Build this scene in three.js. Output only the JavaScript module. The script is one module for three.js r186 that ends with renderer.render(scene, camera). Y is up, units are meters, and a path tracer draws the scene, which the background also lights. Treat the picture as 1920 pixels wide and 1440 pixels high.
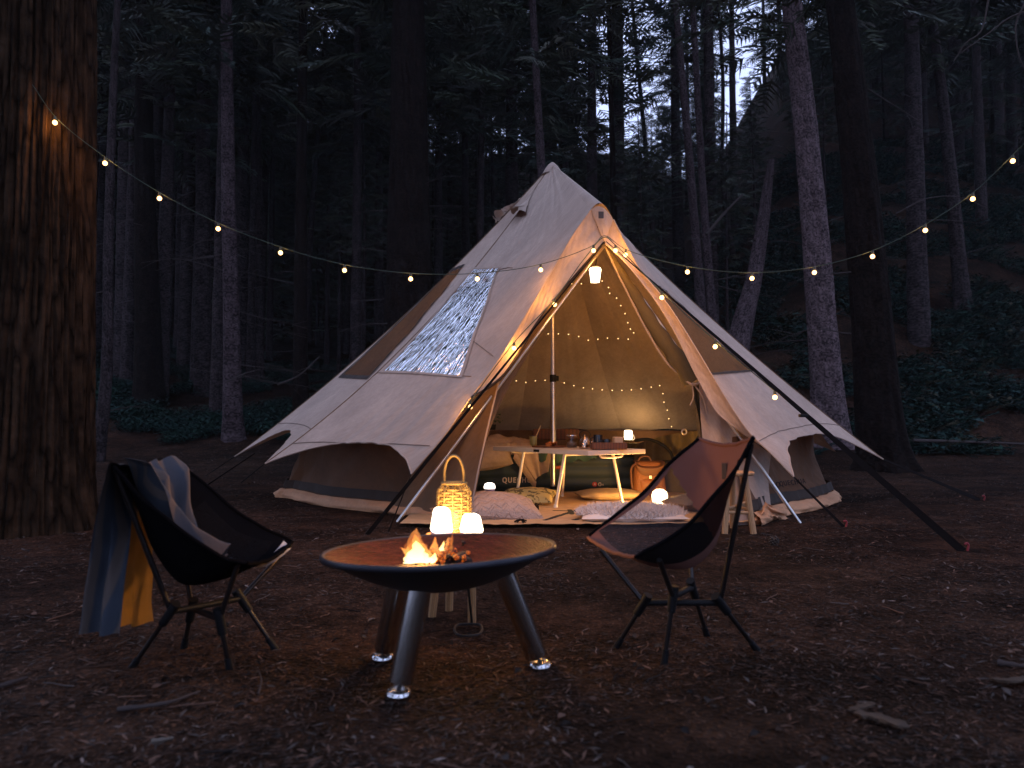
import * as THREE from 'three';
import { mergeGeometries } from 'three/addons/utils/BufferGeometryUtils.js';
import { RoundedBoxGeometry } from 'three/addons/geometries/RoundedBoxGeometry.js';
import { ImprovedNoise } from 'three/addons/math/ImprovedNoise.js';
import { FontLoader } from 'three/addons/loaders/FontLoader.js';
import { TextGeometry } from 'three/addons/geometries/TextGeometry.js';

// ---------------------------------------------------------------- camera, sky, light, exposure
const F = 1372, HOR = 792, EYE = 0.7, PITCH = Math.atan((HOR - 720) / F);
const scene = new THREE.Scene();
const camera = new THREE.PerspectiveCamera(2 * Math.atan(720 / F) * 180 / Math.PI, 4 / 3, 0.05, 400);
camera.position.set(0, EYE, 0); camera.rotation.x = PITCH;
camera.focus = 5.2; camera.userData.fStop = 3;
const renderer = new THREE.WebGLRenderer({ antialias: true });
renderer.toneMapping = THREE.LinearToneMapping; renderer.toneMappingExposure = 1;
renderer.shadowMap.enabled = true;
{
  const w = 64, h = 32, d = new Float32Array(w * h * 4);
  for (let y = 0; y < h; y++) for (let x = 0; x < w; x++) {
    const up = Math.max(0, Math.sin(((y + 0.5) / h - 0.5) * Math.PI)), k = 0.9 - 0.3 * up, o = (y * w + x) * 4;
    d[o] = 1.15 * k; d[o + 1] = 1.35 * k; d[o + 2] = 2.1 * k; d[o + 3] = 1;
  }
  const sky = new THREE.DataTexture(d, w, h, THREE.RGBAFormat, THREE.FloatType);
  sky.mapping = THREE.EquirectangularReflectionMapping; sky.magFilter = THREE.LinearFilter; sky.needsUpdate = true;
  scene.background = sky; scene.environment = sky;
}
scene.fog = new THREE.FogExp2(new THREE.Color(0.8, 0.9, 1), 0.0006);
const duskFill = new THREE.DirectionalLight(new THREE.Color(0.9, 0.85, 1), 0.1);  // faint fill added from behind the camera; the sun is down
duskFill.position.set(-6, 16, 12); duskFill.target.position.set(0, 0, -6); duskFill.castShadow = true; duskFill.shadow.radius = 70;
Object.assign(duskFill.shadow.camera, { left: -15, right: 15, top: 15, bottom: -15, near: 1, far: 60 });
scene.add(duskFill, duskFill.target);

// ---------------------------------------------------------------- helpers
const V = (x, y, z) => new THREE.Vector3(x, y, z), { clamp, lerp, smoothstep } = THREE.MathUtils;
let seed = 7;
const rnd = () => { seed = (seed + 0x6d2b79f5) | 0; let t = Math.imul(seed ^ (seed >>> 15), 1 | seed); t = (t + Math.imul(t ^ (t >>> 7), 61 | t)) ^ t; return ((t ^ (t >>> 14)) >>> 0) / 4294967296; };
const rr = (a, b) => a + (b - a) * rnd();
const PN = new ImprovedNoise(), noise = (x, y, z = 0) => PN.noise(x, y, z);
const fbm = (x, y, z = 0, o = 4) => { let s = 0, a = 0.5; for (let i = 0; i < o; i++, a *= 0.5) { s += a * noise(x, y, z); x *= 2.03; y *= 2.03; z *= 2.03; } return s; };
function ray(px, py) {
  const x = (px - 960) / F, y = (720 - py) / F, c = Math.cos(PITCH), s = Math.sin(PITCH);
  return V(x, y * c + s, y * s - c);
}
const P = (px, py, D) => { const r = ray(px, py); return r.multiplyScalar(D / -r.z).add(V(0, EYE, 0)); };     // the point D metres ahead of the tripod
const G = (px, py, Y = 0) => { const r = ray(px, py); return r.multiplyScalar((Y - EYE) / r.y).add(V(0, EYE, 0)); };
function pix(p) {
  const c = Math.cos(PITCH), s = Math.sin(PITCH), y = p.y - EYE, z = p.z, yc = y * c + z * s, zc = -y * s + z * c;
  return [960 + p.x / -zc * F, 720 - yc / -zc * F];
}
const used = new Map();
function numbered(n) { const k = used.get(n) || 0; used.set(n, k + 1); return k ? n + '_' + String(k).padStart(3, '0') : n; }
function tag(o, label, category, group, kind) {
  o.userData.label = label; if (category) o.userData.category = category;
  if (group) o.userData.group = group; if (kind) o.userData.kind = kind; return o;
}
function thing(name, label, category, at = V(0, 0, 0), group) {
  const o = new THREE.Group(); o.name = numbered(name); o.position.copy(at); scene.add(o);
  return tag(o, label, category, group);
}
function mesh(name, geo, mat) { const m = new THREE.Mesh(geo, mat); m.name = name; m.castShadow = m.receiveShadow = true; return m; }
function add(parent, name, geo, mat) {                    // geometry is given in world coordinates
  let r = parent; while (r.parent && r.parent !== scene) r = r.parent;
  if (Array.isArray(geo)) geo = merge(geo);
  geo.translate(-r.position.x, -r.position.y, -r.position.z);
  const m = mesh(name, geo, mat); parent.add(m); return m;
}
function top(name, geo, mat, label, category, group, kind) { // a thing that is one mesh, with its base as origin
  if (Array.isArray(geo)) geo = merge(geo);
  geo.computeBoundingBox(); const b = geo.boundingBox, c = V((b.min.x + b.max.x) / 2, b.min.y, (b.min.z + b.max.z) / 2);
  geo.translate(-c.x, -c.y, -c.z);
  const m = mesh(numbered(name), geo, mat); m.position.copy(c); scene.add(m); return tag(m, label, category, group, kind);
}
function merge(list) {
  return mergeGeometries(list.map((g) => { g = g.index ? g.toNonIndexed() : g; for (const k of Object.keys(g.attributes)) if (!['position', 'normal', 'uv'].includes(k)) g.deleteAttribute(k); if (!g.attributes.uv) g.setAttribute('uv', new THREE.BufferAttribute(new Float32Array(g.attributes.position.count * 2), 2)); return g; }));
}
function surf(fn, nu, nv, { keep, uv = 1, wrap = false, map } = {}) {   // fn(u, v) -> Vector3
  const pos = [], uvs = [], idx = [], du = [];
  const at = []; for (let j = 0; j <= nv; j++) for (let i = 0; i <= nu; i++) at.push(fn(i / nu, j / nv));
  for (let j = 0; j <= nv; j++) { let s = 0; for (let i = 0; i <= nu; i++) { const p = at[j * (nu + 1) + i]; if (i) s += p.distanceTo(at[j * (nu + 1) + i - 1]); du.push(s); } }
  const dv = new Array(nu + 1).fill(0);
  for (let j = 0; j <= nv; j++) for (let i = 0; i <= nu; i++) {
    const p = at[j * (nu + 1) + i]; if (j) dv[i] += p.distanceTo(at[(j - 1) * (nu + 1) + i]);
    pos.push(p.x, p.y, p.z); uvs.push(...(map ? map(i / nu, j / nv, p) : [du[j * (nu + 1) + i] * uv, dv[i] * uv]));
  }
  for (let j = 0; j < nv; j++) for (let i = 0; i < nu; i++) {
    if (keep && !keep((i + 0.5) / nu, (j + 0.5) / nv)) continue;
    const a = j * (nu + 1) + i, b = a + 1, c = a + nu + 1, d = c + 1; idx.push(a, b, d, a, d, c);
  }
  const g = new THREE.BufferGeometry();
  g.setAttribute('position', new THREE.Float32BufferAttribute(pos, 3)); g.setAttribute('uv', new THREE.Float32BufferAttribute(uvs, 2)); g.setIndex(idx);
  g.computeVertexNormals();
  if (wrap) { const n = g.attributes.normal; for (let j = 0; j <= nv; j++) { const a = j * (nu + 1), b = a + nu, x = n.getX(a) + n.getX(b), y = n.getY(a) + n.getY(b), z = n.getZ(a) + n.getZ(b), l = Math.hypot(x, y, z) || 1; n.setXYZ(a, x / l, y / l, z / l); n.setXYZ(b, x / l, y / l, z / l); } }
  return g;
}
const curve = (pts) => new THREE.CatmullRomCurve3(pts, false, 'centripetal');
function tube(pts, r, seg = 24, rad = 8) {                // r may be a function of t
  const c = pts.length === 2 ? new THREE.LineCurve3(pts[0], pts[1]) : curve(pts);
  const g = new THREE.TubeGeometry(c, seg, 1, rad, false), p = g.attributes.position, n = g.attributes.normal;
  for (let i = 0; i <= seg; i++) { const k = typeof r === 'function' ? r(i / seg) : r; for (let j = 0; j <= rad; j++) { const a = i * (rad + 1) + j; p.setXYZ(a, p.getX(a) - n.getX(a) * (1 - k), p.getY(a) - n.getY(a) * (1 - k), p.getZ(a) - n.getZ(a) * (1 - k)); } }
  return g;
}
function rod(a, b, r0, r1 = r0, rad = 12) {
  const d = b.clone().sub(a), L = d.length(), g = new THREE.CylinderGeometry(r1, r0, L, rad, 1);
  g.translate(0, L / 2, 0); g.applyQuaternion(new THREE.Quaternion().setFromUnitVectors(V(0, 1, 0), d.normalize())); g.translate(a.x, a.y, a.z); return g;
}
function strap(a, b, w0, w1, t = 0.003) {                 // flat webbing
  const d = b.clone().sub(a), L = d.length(), q = new THREE.Quaternion(), z = d.clone().normalize(), h = V(z.z, 0, -z.x).normalize(), x = h.clone().multiplyScalar(0.35).addScaledVector(z.clone().cross(h), 0.94).normalize(), y = z.clone().cross(x).normalize();
  const g = new THREE.BoxGeometry(1, t, L, 1, 1, 40), p = g.attributes.position;
  for (let i = 0; i < p.count; i++) { const k = p.getZ(i) / L + 0.5; p.setX(i, p.getX(i) * lerp(w0, w1, k)); }
  g.computeVertexNormals(); g.applyMatrix4(new THREE.Matrix4().makeBasis(x, y, z).setPosition(a.clone().lerp(b, 0.5))); return g;
}
const box = (w, h, d, c, r = 0.004, ry = 0) => { const g = new RoundedBoxGeometry(w, h, d, 2, r); if (ry) g.rotateY(ry); g.translate(c.x, c.y, c.z); return g; };
const ball = (r, c, s = 12) => { const g = new THREE.SphereGeometry(r, s, Math.max(6, s * 0.7 | 0)); g.translate(c.x, c.y, c.z); return g; };
function lathe(pts, c, seg = 40) { const g = new THREE.LatheGeometry(pts.map(([x, y]) => new THREE.Vector2(x, y)), seg); g.translate(c.x, c.y, c.z); return g; }
function pillow(w, h, t, c, { rx = 0, ry = 0, rz = 0, seed: sd = 1, wr = 0.012 } = {}) { // lies in XZ, thickness t
  const side = (s) => surf((u, v) => {
    const a = u * 2 - 1, b = v * 2 - 1, e = Math.pow(Math.max(0, (1 - a * a) * (1 - b * b)), 0.42), pin = 1 - 0.07 * (1 - a * a) * b * b - 0.07 * (1 - b * b) * a * a;
    return V(a * w / 2 * (s > 0 ? 1 : -1) * (1 - 0.07 * (1 - a * a)) * pin, s * t / 2 * e + wr * fbm(a * 2.5 + sd, b * 2.5, sd * 3.3 + s) * Math.min(1, e * 2), b * h / 2 * (1 - 0.07 * (1 - b * b)));
  }, 36, 36);
  const g = merge([side(1), side(-1)]); g.rotateX(rx); g.rotateZ(rz); g.rotateY(ry); g.translate(c.x, c.y, c.z); return g;
}

// ---------------------------------------------------------------- textures (all computed)
function tex(w, h, fn, srgb, rep = 1) {
  const d = new Uint8Array(w * h * 4);
  for (let y = 0; y < h; y++) for (let x = 0; x < w; x++) { const c = fn(x / w, y / h, x, y), o = (y * w + x) * 4; for (let k = 0; k < 3; k++) d[o + k] = clamp((Array.isArray(c) ? c[k] : c) * 255, 0, 255); d[o + 3] = 255; }
  const t = new THREE.DataTexture(d, w, h); t.wrapS = t.wrapT = THREE.RepeatWrapping; t.magFilter = THREE.LinearFilter; t.minFilter = THREE.LinearMipmapLinearFilter; t.generateMipmaps = true;
  if (srgb) t.colorSpace = THREE.SRGBColorSpace; t.repeat.set(rep, rep); t.needsUpdate = true; return t;
}
// tiling noise: a torus of value noise
const lattice = Float32Array.from({ length: 65536 }, () => rnd());
function vn(u, v, n, m = n, o = 0) { const x = u * n, y = v * m, ix = Math.floor(x), iy = Math.floor(y), fx = x - ix, fy = y - iy, sx = fx * fx * (3 - 2 * fx), sy = fy * fy * (3 - 2 * fy), L = (a, b) => lattice[(((a % n) + n) % n * 311 + ((b % m) + m) % m * 733 + o * 4099) & 65535]; return lerp(lerp(L(ix, iy), L(ix + 1, iy), sx), lerp(L(ix, iy + 1), L(ix + 1, iy + 1), sx), sy); }
const tn = (u, v, n, m = n, o = 0) => 0.5 * vn(u, v, n, m, o) + 0.27 * vn(u, v, n * 2, m * 2, o + 1) + 0.15 * vn(u, v, n * 4, m * 4, o + 2) + 0.08 * vn(u, v, n * 8, m * 8, o + 3);
const weaveTex = tex(256, 256, (u, v) => 0.5 + 0.2 * Math.sin(u * 6.2832 * 32) * Math.sin(v * 6.2832 * 32) + 0.3 * (tn(u, v, 8) - 0.5), false, 6);
const canvasTex = tex(512, 512, (u, v) => { const k = 0.86 + 0.16 * (tn(u, v, 5, 5, 9) - 0.5) + 0.1 * (tn(u, v, 60, 60, 2) - 0.5); return [k, k * 0.99, k * 0.975]; }, true, 0.8);
const barkBump = tex(512, 1024, (u, v) => { const w = u + 0.05 * (tn(u, v, 4, 6) - 0.5), r = Math.abs(vn(w, v, 22, 7) - 0.5) * 2, f = Math.abs(vn(w, v, 44, 20, 5) - 0.5) * 2; return 0.55 * Math.pow(r, 0.6) + 0.25 * f + 0.25 * tn(u, v, 30, 40, 3); });
const barkTex = tex(512, 1024, (u, v) => { const w = u + 0.05 * (tn(u, v, 4, 6) - 0.5), r = Math.pow(Math.abs(vn(w, v, 22, 7) - 0.5) * 2, 0.6), k = 0.35 + 0.5 * r + 0.25 * (tn(u, v, 20, 30, 3) - 0.5); return [k, k * 0.9, k * 0.82]; }, true);
const scalyBump = tex(512, 512, (u, v) => { const a = vn(u, v, 18, 30, 1), b = vn(u, v, 34, 60, 7); return 0.3 + 0.5 * Math.pow(a, 0.8) * (b > 0.42 ? 1 : 0.5) + 0.2 * tn(u, v, 40, 40, 4); });
const scalyTex = tex(512, 512, (u, v) => { const a = tn(u, v, 9, 16, 1), b = vn(u, v, 34, 60, 7), k = 0.45 + 0.4 * a + (b > 0.62 ? 0.14 : 0) - (b < 0.25 ? 0.2 : 0); return [k, k * 0.93, k * 0.92]; }, true);
const soilTex = tex(1024, 1024, (u, v) => {
  const a = tn(u, v, 6, 6, 1), b = tn(u, v, 40, 40, 5), c = vn(u, v, 170, 170, 9), s = vn(u, v, 300, 120, 12), k = 0.25 + 0.4 * a + 0.4 * (b - 0.4) + 0.2 * (c - 0.5) + (s > 0.86 ? 0.3 : 0);
  return [k * 1.0, k * 0.85, k * 0.75];
}, true, 0.7);
const soilBump = tex(1024, 1024, (u, v) => 0.5 * tn(u, v, 12, 12, 3) + 0.35 * tn(u, v, 60, 60, 5) + 0.3 * vn(u, v, 170, 170, 9) - 0.1, false, 0.7);
const woodTex = tex(256, 512, (u, v) => { const k = 0.72 + 0.2 * Math.sin(30 * (u + 0.3 * tn(u, v, 3, 2, 4)) * 6.28 / 8) * 0.5 + 0.15 * (vn(u, v, 90, 4, 2) - 0.5); return [k, k * 0.86, k * 0.68]; }, true, 3);

const C = (r, g, b) => new THREE.Color().setRGB(r, g, b);
const std = (c, o = {}) => new THREE.MeshStandardMaterial({ color: Array.isArray(c) ? C(...c) : c, roughness: 0.8, metalness: 0, side: THREE.DoubleSide, ...o });
const phy = (c, o = {}) => new THREE.MeshPhysicalMaterial({ color: C(...c), roughness: 0.8, side: THREE.DoubleSide, ...o });
const M = {
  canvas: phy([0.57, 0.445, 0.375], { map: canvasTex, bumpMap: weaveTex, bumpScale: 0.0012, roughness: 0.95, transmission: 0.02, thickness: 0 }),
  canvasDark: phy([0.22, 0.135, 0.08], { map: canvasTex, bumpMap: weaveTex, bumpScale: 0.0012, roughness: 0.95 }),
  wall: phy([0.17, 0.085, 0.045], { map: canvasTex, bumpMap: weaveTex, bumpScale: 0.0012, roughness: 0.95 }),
  skirt: std([0.72, 0.38, 0.2], { map: canvasTex, bumpMap: weaveTex, bumpScale: 0.001, roughness: 0.7 }),
  seam: std([0.2, 0.15, 0.12], { roughness: 0.9 }),
  piping: phy([0.03, 0.022, 0.02], { specularIntensity: 0.12, roughness: 0.8 }),
  strap: phy([0.008, 0.006, 0.006], { specularIntensity: 0.12, roughness: 0.85 }),
  mesh: std([0.06, 0.032, 0.016], { bumpMap: weaveTex, bumpScale: 0.001, roughness: 1, transparent: true, opacity: 0.62 }),
  olive: std([0.14, 0.105, 0.05], { map: canvasTex, roughness: 0.9 }),
  greyHem: std([0.05, 0.036, 0.03], { map: canvasTex, roughness: 0.9 }),
  alu: std([0.75, 0.72, 0.68], { roughness: 0.3, metalness: 1 }),
  steel: std([0.55, 0.53, 0.5], { roughness: 0.2, metalness: 1 }),
  chrome: std([0.8, 0.8, 0.82], { roughness: 0.1, metalness: 1 }),
  blackIron: std([0.016, 0.014, 0.014], { roughness: 0.55, metalness: 0.3 }),
  blackPlastic: phy([0.008, 0.008, 0.009], { roughness: 0.5, specularIntensity: 0.3 }),
  blackPole: std([0.05, 0.045, 0.045], { roughness: 0.28, metalness: 0.85 }),
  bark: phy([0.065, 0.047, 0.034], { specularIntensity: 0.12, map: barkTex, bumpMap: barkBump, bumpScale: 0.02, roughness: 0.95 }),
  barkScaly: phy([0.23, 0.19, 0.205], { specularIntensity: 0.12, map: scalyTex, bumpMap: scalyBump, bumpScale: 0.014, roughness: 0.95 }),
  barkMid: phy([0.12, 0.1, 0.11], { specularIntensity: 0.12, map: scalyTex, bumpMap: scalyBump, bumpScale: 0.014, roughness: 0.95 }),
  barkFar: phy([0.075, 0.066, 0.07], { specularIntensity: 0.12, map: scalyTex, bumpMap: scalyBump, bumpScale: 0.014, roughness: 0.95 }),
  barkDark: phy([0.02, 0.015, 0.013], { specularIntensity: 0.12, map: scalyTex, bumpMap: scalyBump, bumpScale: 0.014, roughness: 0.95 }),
  twig: phy([0.055, 0.044, 0.042], { specularIntensity: 0.12, roughness: 0.95 }),
  soil: phy([0.13, 0.09, 0.073], { specularIntensity: 0.12, map: soilTex, bumpMap: soilBump, bumpScale: 0.035, roughness: 0.97, vertexColors: true }),
  needle: phy([0.075, 0.088, 0.07], { specularIntensity: 0.12, roughness: 0.85 }),
  leaf: phy([0.02, 0.036, 0.027], { specularIntensity: 0.12, roughness: 0.6 }),
  wood: std([0.62, 0.45, 0.29], { map: woodTex, roughness: 0.6 }),
  woodPale: std([0.78, 0.6, 0.45], { map: woodTex, roughness: 0.55 }),
  woodBrown: std([0.25, 0.10, 0.04], { map: woodTex, roughness: 0.6 }),
};
const glow = (r, g, b, k) => new THREE.MeshStandardMaterial({ color: 0x332b22, emissive: C(r, g, b), emissiveIntensity: k, roughness: 0.6 });
const WARM = C(1, 0.43, 0.085);
function lamp(at, k, color = WARM, radius = 1.5) { const l = new THREE.PointLight(color, k, 0, 2); l.position.copy(at); l.castShadow = true; l.shadow.radius = radius; l.name = 'lamp_light'; scene.add(l); return l; }

// ---------------------------------------------------------------- ground
const sp = (x, k = 1) => (x > 12 * k ? x : k * Math.log(1 + Math.exp(x / k)));
function hgt(x, z) {
  const d = -z, q = d > 1 ? x / d : 0;
  const slope = lerp(lerp(0.24, 0.15, smoothstep(q, -0.7, -0.2)), 0.66, smoothstep(q, 0.12, 0.44));
  let h = d > 6 ? 0.045 * sp(d - 9.5, 0.5) + slope * sp(Math.min(d, 62) - 12.5, 0.5) + 0.52 * clamp(d - 35, 0, 27) * (1 - smoothstep(q, 0.13, 0.3)) : 0;
  const away = smoothstep(d, 10, 22);
  h += away * 0.55 * fbm(x * 0.22, d * 0.22, 3) + 0.035 * smoothstep(Math.hypot(x - 0.4, d - 7), 2.9, 5) * fbm(x * 0.8, d * 0.8, 1);
  return h + 0.012 * fbm(x * 3.1, d * 3.1, 5) * smoothstep(Math.hypot(x - 0.4, d - 7), 2.6, 3.2);
}
{
  const n = 420, warp = (t, a, b) => { const s = t * 2 - 1; return Math.sign(s) * (a * Math.abs(s) + b * Math.pow(Math.abs(s), 3.2)); };
  const pos = [], uv = [], col = [], idx = [];
  for (let j = 0; j <= n; j++) for (let i = 0; i <= n; i++) {
    const x = warp(i / n, 9, 111), z = -5 + warp(j / n, 9, 111), backTone = 1 - 0.25 * smoothstep(-z + fbm(x * 0.3, z * 0.3, 6) * 6, 13, 17), k = backTone * clamp(0.92 + 1.3 * fbm(x * 0.55, z * 0.8, 8) + 0.8 * fbm(x * 2.2, z * 3.2, 4), 0.35, 1.7), red = 1 + 0.35 * fbm(x * 0.35, z * 0.35, 12);  // soil colour gets darker behind the clearing
    pos.push(x, hgt(x, z), z); uv.push(x, z); col.push(k * red, k, k / (0.5 + 0.5 * red));
  }
  for (let j = 0; j < n; j++) for (let i = 0; i < n; i++) { const a = j * (n + 1) + i, b = a + 1, c = a + n + 1, d = c + 1; idx.push(a, c, b, b, c, d); }
  const g = new THREE.BufferGeometry(); g.setAttribute('position', new THREE.Float32BufferAttribute(pos, 3)); g.setAttribute('uv', new THREE.Float32BufferAttribute(uv, 2)); g.setAttribute('color', new THREE.Float32BufferAttribute(col, 3)); g.setIndex(idx); g.computeVertexNormals();
  const o = mesh('ground', g, M.soil); scene.add(o); o.userData.kind = 'structure'; o.userData.label = 'dark bare forest floor of the clearing rising into a wooded bank';
}

// ---------------------------------------------------------------- trees
function trunkGeo(pts, rad, { nu = 40, nv = 90, amp = 0.02, fu = 9, fv = 1.6, flare = 0.12, sd = 0, h = 10 } = {}) {
  const c = curve(pts), L = c.getLength(), base = pts[0].y;
  return surf((u, v) => {
    const t = v * v * 0.35 + v * 0.65, p = c.getPoint(t), a = u * Math.PI * 2, ca = Math.cos(a), sa = Math.sin(a);
    const y = p.y - base, lobes = 0.65 + 0.35 * Math.sin(a * 5 + sd) + 0.3 * Math.sin(a * 3 + sd * 2);
    const rg = Math.abs(noise(ca * fu / 3 + 0.25 * noise(y * 1.2, a, sd), sa * fu / 3, y * fv * 0.28 + sd)), r = rad(t) * (1 + 0.05 * noise(ca * 1.2, sa * 1.2, y * 0.5 + sd)) + flare * lobes * Math.exp(-y / 0.28) + amp * (1.3 - 2.6 * Math.exp(-rg * 9)) + amp * 0.5 * noise(ca * 11, sa * 11, y * 6 + sd);
    return V(p.x + ca * r, p.y, p.z + sa * r);
  }, nu, nv, { wrap: true, map: (u, v, p) => [u * Math.max(1, Math.round(6.283 * rad(0))) + sd * 0.13, (p.y - base) * 0.8] });
}
function sprayGeo(n, len, twig, w) {
  const pos = [], tri = (a, b, c) => pos.push(...a, ...b, ...c);
  tri([-w * 0.3, 0, 0], [w * 0.3, 0, 0], [0, -0.12 * len, len]);
  for (let i = 0; i < n; i++) for (const s of [-1, 1]) {
    const t = (i + 0.5 + 0.3 * rnd()) / n, z = t * len, y = -0.12 * len * t * t, l = twig * (1 - 0.65 * t) * rr(0.7, 1.2), dx = s * l * 0.8, dz = l * 0.6, dy = rr(-0.25, 0.12) * l;
    tri([0, y, z - w], [0, y, z + w], [dx, y + dy, z + dz]);
    tri([dx * 0.3, y + dy * 0.3, z + dz * 0.3], [dx * 0.5, y + dy * 0.5 + 0.01, z + dz * 0.5 + w], [dx * 0.75, y + dy - 0.05 * len, z + dz * 0.9 + l * 0.35]);
  }
  const g = new THREE.BufferGeometry(); g.setAttribute('position', new THREE.Float32BufferAttribute(pos, 3)); g.computeVertexNormals(); return g;
}
const SPRAYS = [sprayGeo(8, 0.6, 0.3, 0.022), sprayGeo(7, 0.5, 0.34, 0.026)];
const dummy = new THREE.Object3D(), tint = new THREE.Color();
function crown(parent, { h0, h1, L, dens = 1, size = 1, x = 0, z = 0, lean = 0, bare = 0.25 }) {
  const list = [];
  for (let h = h0; h < h1; h += rr(0.3, 0.5) / dens) {
    const k = (h - h0) / (h1 - h0), len = L * (0.35 + 0.65 * Math.pow(1 - k, 0.75)) * (0.75 + 0.25 * Math.min(1, k * 6)), n = 4 + (rnd() * 2 | 0), a0 = rnd() * 7;
    for (let b = 0; b < n; b++) {
      if (rnd() < 0.12) continue;
      const a = a0 + b * 6.283 / n + rr(-0.3, 0.3), l = len * rr(0.6, 1.1);
      for (let s = Math.max(0.3, bare * l); s < l; s += rr(0.25, 0.42) * size) list.push([x + lean * h + Math.cos(a) * s, h - 0.22 * s * s / Math.max(1, l) + rr(-0.12, 0.12) + 0.1 * s, z + Math.sin(a) * s, a + rr(-0.7, 0.7), size * rr(0.7, 1.3)]);
    }
  }
  const m = new THREE.InstancedMesh(SPRAYS[rnd() * 2 | 0], M.needle, list.length); m.name = 'crown'; m.userData.kind = 'stuff';
  list.forEach(([px, py, pz, a, s], i) => {
    dummy.position.set(px, py, pz); dummy.rotation.set(rr(-0.35, 0.35), Math.PI / 2 - a, rr(-0.6, 0.6), 'YXZ'); dummy.scale.setScalar(s); dummy.updateMatrix(); m.setMatrixAt(i, dummy.matrix);
    const k = rr(0.55, 1.35); m.setColorAt(i, tint.setRGB(k * rr(0.85, 1.2), k, k * rr(0.85, 1.15)));
  });
  m.castShadow = m.receiveShadow = true; parent.add(m); return m;
}
function deadBranch(parent, at, a, len, rise, r = 0.012) {
  const d = V(Math.cos(a), 0, Math.sin(a)), q = (t, up) => at.clone().addScaledVector(d, len * t).add(V(rr(-0.05, 0.05) * len * t, up * len + rr(-0.03, 0.03) * len * t, 0));
  const pts = [at, q(0.3, rise * 0.4), q(0.65, rise * 0.75), q(1, rise * 0.75 - 0.08)], list = [tube(pts, (t) => r * (1 - 0.75 * t), 14, 5)];
  for (let i = 0; i < 3; i++) { const t = rr(0.35, 0.9), s = curve(pts).getPoint(t), e = s.clone().addScaledVector(d, len * rr(0.12, 0.3)).add(V(rr(-0.15, 0.15) * len, rr(-0.18, 0.12) * len, rr(-0.15, 0.15) * len)); list.push(tube([s, s.clone().lerp(e, 0.5).add(V(0, 0.02, 0)), e], (k) => r * 0.4 * (1 - 0.7 * k), 6, 4)); }
  return add(parent, 'branch', list, M.twig);
}
// [label, name, base px, base py, px at the top edge, width px, distance, bark, dead branches, crown start, crown length, group]
function tree(label, bx, by, tx, wpx, D, mat, o = {}) {
  const a = P(bx, by, D), b = P(tx, 0, D), dir = b.clone().sub(a).divideScalar(b.y - a.y), at = (y) => a.clone().addScaledVector(dir, y - a.y);
  let base = at(0); for (let i = 0; i < 4; i++) base = at(hgt(base.x, base.z)); base.y -= 0.06;
  const H = o.height || 16, r = wpx / F * D / 2, t = thing(o.name || 'conifer_tree', label, 'tree', base, o.group);
  const bend = o.bend || 0, pts = [0, 0.12, 0.3, 0.55, 1].map((k) => at(base.y + H * k).add(V(bend * Math.sin(k * 9 + bx) * (k ? 1 : 0), 0, 0.1 * Math.sin(k * 7 + bx))));
  const rad = (k) => r * (1.12 - 0.95 * Math.pow(k, 0.9) * (o.taper ?? 0.8));
  add(t, 'trunk', trunkGeo(pts, rad, { nu: o.nu || 32, nv: o.nv || 110, amp: o.amp ?? r * 0.05, fu: o.fu || 9, flare: o.flare ?? r * 0.45, sd: bx }), mat);
  for (let i = 0; i < (o.dead ?? 5); i++) { const k = rr(o.d0 ?? 0.06, o.d1 ?? 0.5), p = curve(pts).getPoint(k), side = rnd() < 0.5 ? 0 : Math.PI; deadBranch(t, p, side + rr(-0.7, 0.7), rr(0.5, 1.5) * (o.reach || 1), rr(-0.3, 0.25), rr(0.006, 0.014)); }
  if (o.crown !== 0) crown(t, { h0: o.crown || 7, h1: H + 3, L: o.L || 2.2, lean: dir.x, size: o.size || 1.3, dens: o.dens || 0.75 });
  return t;
}
{ // the big trunk at the left edge, close to the camera
  const base = V(-3.3, -0.05, -4.9), t = thing('broad_tree', 'huge ridged trunk in the left foreground with a glowing bulb on it', 'tree', base);
  const pts = [base, base.clone().add(V(0.02, 1, 0)), base.clone().add(V(0.03, 2.5, 0)), base.clone().add(V(0, 6, 0)), base.clone().add(V(0.1, 14, 0))];
  const c = curve(pts);
  add(t, 'trunk', surf((u, v) => {
    const k = v < 0.8 ? v / 0.8 * 0.3 : 0.3 + (v - 0.8) / 0.2 * 0.7, p = c.getPoint(k), a = u * Math.PI * 2, ca = Math.cos(a), sa = Math.sin(a), y = p.y - base.y;
    const wob = 0.16 * noise(y * 0.9, a * 1.2, 3) + 0.10 * noise(y * 3, a * 5, 9), f1 = Math.abs(noise(ca * 10 + wob, sa * 10 + wob, y * 0.42)), f2 = Math.abs(noise(ca * 21 + wob, sa * 21, y * 1.3 + 7));
    const r = 0.445 * (1 - 0.35 * k) + 0.1 * (0.7 + 0.4 * Math.sin(a * 4 + 1)) * Math.exp(-y / 0.3) + 0.014 * (1 - 2.4 * Math.exp(-f1 * 8)) + 0.008 * (0.6 - 1.6 * Math.exp(-f2 * 7)) + 0.006 * noise(ca * 24, sa * 24, y * 16);
    return V(p.x + ca * r, p.y, p.z + sa * r);
  }, 420, 460, { wrap: true, map: (u, v, p) => [u * 3, p.y * 0.7] }), M.bark);
  crown(t, { h0: 11, h1: 16, L: 2.6, size: 1.8, dens: 0.6 });
}
const LEFT = 'slim conifers on the left of the tent';
tree('pale slim trunk with stubby twigs, between the left strung bulbs', 432, 620, 428, 33, 13.5, M.barkMid, { dead: 9, reach: 1.5, d0: 0.12, d1: 0.5, nu: 28 });
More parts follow.
